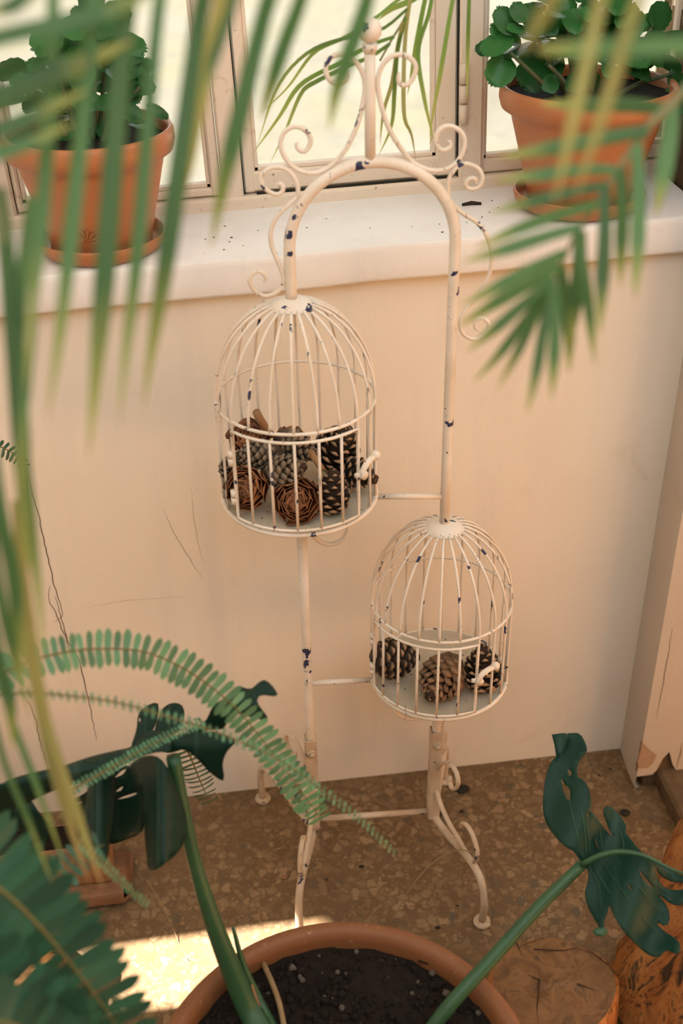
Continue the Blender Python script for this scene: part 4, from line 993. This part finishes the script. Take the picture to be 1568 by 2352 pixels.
frond(fern, [(-70, 1590), (20, 1540), (90, 1512), (160, 1496), (230, 1490), (330, 1497), (430, 1540), (530, 1615), (600, 1695), (660, 1775), (715, 1850), (742, 1888)], 1.0, 1.27, lambda t: 48*(1-.2*t) if t < .95 else 30, 52, PIN, lambda t: -fw*.9+Vector((0, 0, .25)))
frond(fern, [(-40, 1600), (60, 1592), (150, 1597), (270, 1614), (400, 1650), (520, 1690), (640, 1745), (740, 1815), (830, 1885), (914, 1968)], .95, 1.16, bell(19, .5), 64, PIN, lambda t: Vector((0, 0, 1))+rt*.15-fw*.12)
frond(fern, [(150, 1822), (240, 1772), (330, 1720), (400, 1684), (470, 1655)], 1.12, 1.2, 17, 34, PIN, lambda t: Vector((0, 0, 1))+rt*.2-fw*.1)
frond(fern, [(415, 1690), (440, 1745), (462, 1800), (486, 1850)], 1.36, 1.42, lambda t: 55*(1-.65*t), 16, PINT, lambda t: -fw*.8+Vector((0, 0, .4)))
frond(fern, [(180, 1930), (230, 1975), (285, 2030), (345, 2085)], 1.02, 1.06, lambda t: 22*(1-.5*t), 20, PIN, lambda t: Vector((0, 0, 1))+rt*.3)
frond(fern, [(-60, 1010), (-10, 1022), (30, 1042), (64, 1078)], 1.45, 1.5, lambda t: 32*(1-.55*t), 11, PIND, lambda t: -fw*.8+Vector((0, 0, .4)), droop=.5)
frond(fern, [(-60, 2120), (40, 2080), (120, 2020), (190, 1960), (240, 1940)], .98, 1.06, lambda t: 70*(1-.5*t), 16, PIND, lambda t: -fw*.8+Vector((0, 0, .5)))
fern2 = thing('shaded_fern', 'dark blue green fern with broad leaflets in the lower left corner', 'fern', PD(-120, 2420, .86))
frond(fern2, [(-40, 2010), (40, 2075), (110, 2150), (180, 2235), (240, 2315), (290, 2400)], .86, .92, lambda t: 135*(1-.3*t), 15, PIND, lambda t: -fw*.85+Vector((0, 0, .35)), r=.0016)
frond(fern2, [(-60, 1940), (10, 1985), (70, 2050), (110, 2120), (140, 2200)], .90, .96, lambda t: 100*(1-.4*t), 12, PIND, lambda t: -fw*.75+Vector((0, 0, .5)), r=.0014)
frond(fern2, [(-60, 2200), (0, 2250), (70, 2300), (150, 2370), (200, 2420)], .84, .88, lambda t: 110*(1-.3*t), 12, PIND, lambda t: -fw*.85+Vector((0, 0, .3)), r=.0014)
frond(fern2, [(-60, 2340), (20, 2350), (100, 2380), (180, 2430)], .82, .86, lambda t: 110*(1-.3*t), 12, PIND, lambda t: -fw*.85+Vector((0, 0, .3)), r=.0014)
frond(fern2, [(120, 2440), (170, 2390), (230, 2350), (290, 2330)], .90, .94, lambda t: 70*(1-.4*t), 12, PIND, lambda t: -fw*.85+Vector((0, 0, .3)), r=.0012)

# ------------------------------------------------------------------ palms hanging close to the camera
def leaflet(root, P, wpx, d0, d1, m='palm', tw=None, name='leaflet', n=14, tipk=1.0):
    pts = pxpath(P, d0, d1); dep = (d0+d1)/2; hw = wpx*.45*dep/FPX
    tw = random.uniform(-.5, .5) if tw is None else tw
    T = (pts[-1]-pts[0]).normalized(); s = T.cross(-fw).normalized(); nn = s.cross(T); sd_ = s*math.cos(tw)+nn*math.sin(tw)
    b = MB(); b.ribbon(pts, lambda t: hw*(.45+.55*math.sin(math.pi*min(1, .18+.5*t)))*(1-max(0, (t-.55)/.45)**1.6)+hw*.03, sd_, .35, n, 3)
    return obj(name, b, M[m], root)
def rachis(root, P, d0, d1, r0=.003, r1=.0015, n=24):
    pts = cr(pxpath(P, d0, d1), n); return obj('frond', MB().tube(pts, [r0+(r1-r0)*i/(n-1) for i in range(n)], 7), M['rachis'], root)
pl = thing('areca_palm', 'row of long palm leaflets hanging in front of the left sill pot', 'palm', PD(250, -120, .58))
ra_ = rachis(pl, [(-120, -10), (60, -60), (250, -60), (450, -45), (620, -40), (760, -60)], .55, .62)
for P, wpx, d0, d1, m in [
    ([(215, -60), (200, 120), (172, 400), (137, 740), (108, 970)], 52, .56, .60, 'palm'),
    ([(120, -60), (116, 120), (104, 330), (92, 500), (66, 760), (60, 900)], 46, .56, .60, 'palm'),
    ([(300, -60), (282, 115), (264, 330), (244, 600), (226, 800), (203, 1060)], 56, .57, .62, 'palm'),
    ([(372, -55), (356, 60), (334, 300), (310, 600), (290, 780), (272, 980)], 46, .57, .62, 'palm'),
    ([(478, -50), (455, 60), (416, 350), (382, 600), (352, 780), (328, 940)], 50, .58, .64, 'palm'),
    ([(520, -50), (498, 60), (455, 250), (436, 380), (424, 450)], 44, .60, .66, 'palmy'),
    ([(545, -45), (520, 40), (482, 150), (455, 250)], 34, .58, .60, 'palm'),
    ([(632, -40), (605, 30), (545, 275), (510, 425), (484, 570)], 50, .58, .66, 'palm'),
    ([(704, -50), (684, 20), (650, 110), (612, 230), (598, 280)], 40, .60, .66, 'palm'),
    ([(850, -60), (838, 10), (800, 120), (770, 210), (755, 300)], 44, .60, .68, 'palm'),
    ([(-120, 104), (-40, 86), (80, 58), (180, 36), (262, 12), (420, -60)], 66, .52, .58, 'palm'),
    ([(-180, 300), (-30, 238), (100, 180), (200, 140), (310, 90)], 62, .54, .58, 'palm'),
    ([(-160, 362), (-40, 312), (40, 282), (110, 250), (200, 205)], 46, .54, .57, 'palm'),
    ([(-140, 402), (-40, 362), (80, 320), (170, 280)], 42, .54, .57, 'palm'),
    ([(80, -30), (30, 10), (-40, 30)], 40, .55, .52, 'palm'),
]:
    leaflet(ra_, P, wpx, d0, d1, m)
pl2 = thing('yellowing_palm', 'long green and yellow palm leaflets trailing down the left edge past the fern', 'palm', PD(-110, 420, .62))
ra2 = rachis(pl2, [(-110, 420), (-60, 330), (-20, 420), (10, 560)], .58, .60)
for P, wpx, d0, d1, m in [
    ([(-10, 430), (8, 560), (26, 780), (42, 1000), (52, 1180), (66, 1340)], 60, .60, .66, 'palm'),
    ([(70, 450), (50, 600), (36, 760), (40, 950), (60, 1150), (92, 1420), (100, 1520)], 46, .60, .68, 'palm'),
    ([(60, 520), (72, 700), (52, 950), (44, 1150)], 34, .59, .62, 'palm'),
    ([(-20, 1020), (0, 1180), (30, 1320), (40, 1430), (52, 1600)], 38, .62, .70, 'palm'),
    ([(-30, 1180), (-10, 1330), (20, 1480), (70, 1650)], 40, .62, .72, 'palm'),
    ([(40, 1150), (52, 1320), (75, 1500), (110, 1700), (150, 1860), (205, 2030)], 34, .68, .80, 'palmy'),
    ([(60, 1440), (85, 1600), (130, 1760), (180, 1890), (236, 2040)], 40, .70, .82, 'palmy'),
    ([(-20, 1480), (20, 1640), (80, 1800), (150, 1990)], 22, .72, .80, 'palm'),
    ([(-30, 1600), (10, 1760), (60, 1880), (120, 2030)], 24, .72, .80, 'palm'),
    ([(-30, 1400), (-5, 1520), (20, 1620), (30, 1720)], 40, .66, .72, 'palm'),
]:
    leaflet(ra2, P, wpx, d0, d1, m)
pr = thing('palm_frond', 'green palm frond drooping in front of the right pot', 'palm', PD(1620, 160, .66))
ra3 = rachis(pr, [(1640, 130), (1560, 220), (1490, 290), (1420, 390), (1360, 480), (1310, 560), (1272, 650)], .66, .74, .0030, .0012)
for P, wpx in [
    ([(1490, 300), (1420, 310), (1290, 335), (1140, 362)], 40), ([(1415, 388), (1340, 388), (1240, 400), (1130, 416)], 34),
    ([(1395, 425), (1330, 436), (1240, 458), (1120, 488)], 32), ([(1372, 468), (1300, 486), (1200, 520), (1085, 572)], 32),
    ([(1335, 520), (1260, 540), (1160, 572), (1058, 602)], 34), ([(1300, 580), (1220, 618), (1140, 660), (1055, 704)], 32),
    ([(1285, 610), (1210, 655), (1130, 700), (1048, 752)], 32), ([(1272, 640), (1200, 700), (1130, 760), (1070, 810)], 30),
    ([(1270, 650), (1210, 730), (1150, 810), (1085, 880)], 26), ([(1268, 655), (1230, 730), (1190, 810), (1142, 895)], 28),
    ([(1268, 658), (1250, 740), (1232, 850), (1208, 955)], 28), ([(1270, 655), (1275, 740), (1272, 830), (1266, 920)], 32),
    ([(1290, 610), (1302, 700), (1310, 780), (1306, 860)], 36), ([(1330, 530), (1328, 620), (1318, 700), (1306, 800)], 40),
    ([(1330, 540), (1345, 640), (1356, 730), (1366, 840)], 30), ([(1392, 430), (1390, 560), (1384, 660), (1376, 775)], 40),
    ([(1425, 385), (1430, 470), (1428, 560), (1424, 660)], 36), ([(1462, 330), (1466, 450), (1464, 560), (1458, 690)], 38),
    ([(1545, 230), (1540, 300), (1525, 400), (1505, 500)], 44), ([(1520, 250), (1440, 240), (1340, 240), (1235, 238)], 40),
]:
    leaflet(ra3, P, wpx, .68+.05*random.random(), .68+.08*random.random(), 'palm')
pr2 = thing('palm_frond', 'yellow tinged palm leaflets crossing in front of the right kalanchoe', 'palm', PD(1500, -120, .5))
ra4 = rachis(pr2, [(1280, -90), (1400, -70), (1520, -70), (1640, -40)], .48, .52)
for P, wpx, m in [
    ([(1400, -70), (1375, 20), (1330, 220), (1300, 350), (1270, 480)], 32, 'palmy'), ([(1495, -70), (1460, 20), (1410, 190), (1360, 340), (1318, 460)], 36, 'palmy'),
    ([(1640, 110), (1540, 100), (1400, 105), (1270, 108), (1230, 112)], 62, 'palm'), ([(1300, -80), (1270, 0), (1235, 60), (1200, 120)], 40, 'palmy')]:
    leaflet(ra4, P, wpx, .48, .54, m)
pt = thing('palm_frond', 'fine sharp palm leaflets hanging beside the finial of the stand', 'palm', PD(1000, -110, 1.28))
ra5 = rachis(pt, [(1060, -110), (1000, -70), (950, -20), (930, 40), (900, 90), (872, 140)], 1.28, 1.36, .0022, .0012)
for P, wpx, m in [
    ([(945, -20), (905, 5), (862, 40), (790, 85), (720, 120), (660, 200), (600, 260)], 17, 'palm'),
    ([(935, 20), (880, 65), (820, 80), (715, 115), (640, 195), (588, 340)], 13, 'palm'),
    ([(905, 85), (850, 105), (780, 145), (690, 195), (640, 270), (575, 360)], 16, 'palm'),
    ([(895, 100), (850, 130), (790, 155), (720, 190), (690, 215), (655, 300), (620, 375)], 16, 'palm'),
    ([(925, 50), (912, 110), (900, 190), (880, 260), (872, 335)], 14, 'palmy'),
    ([(930, 40), (912, 120), (905, 210), (898, 290), (868, 360)], 16, 'palm'),
    ([(990, -60), (972, 20), (955, 110), (945, 170), (935, 220)], 18, 'palm'),
    ([(1000, -60), (985, 30), (960, 120), (975, 230), (992, 310), (985, 330)], 16, 'palm'),
    ([(1055, -90), (1030, 60), (1010, 180), (995, 260), (985, 320)], 18, 'palm'),
    ([(1080, -100), (1076, 40), (1074, 120), (1072, 240)], 14, 'palm'),
    ([(945, -20), (930, 100), (928, 260), (945, 310), (955, 370)], 16, 'palmy'),
    ([(1000, -70), (960, -10), (900, 20), (866, 48)], 20, 'palm')]:
    leaflet(ra5, P, wpx*.72, 1.30, 1.40, 'palmf' if m == 'palm' else m, None, 'leaflet', 24)
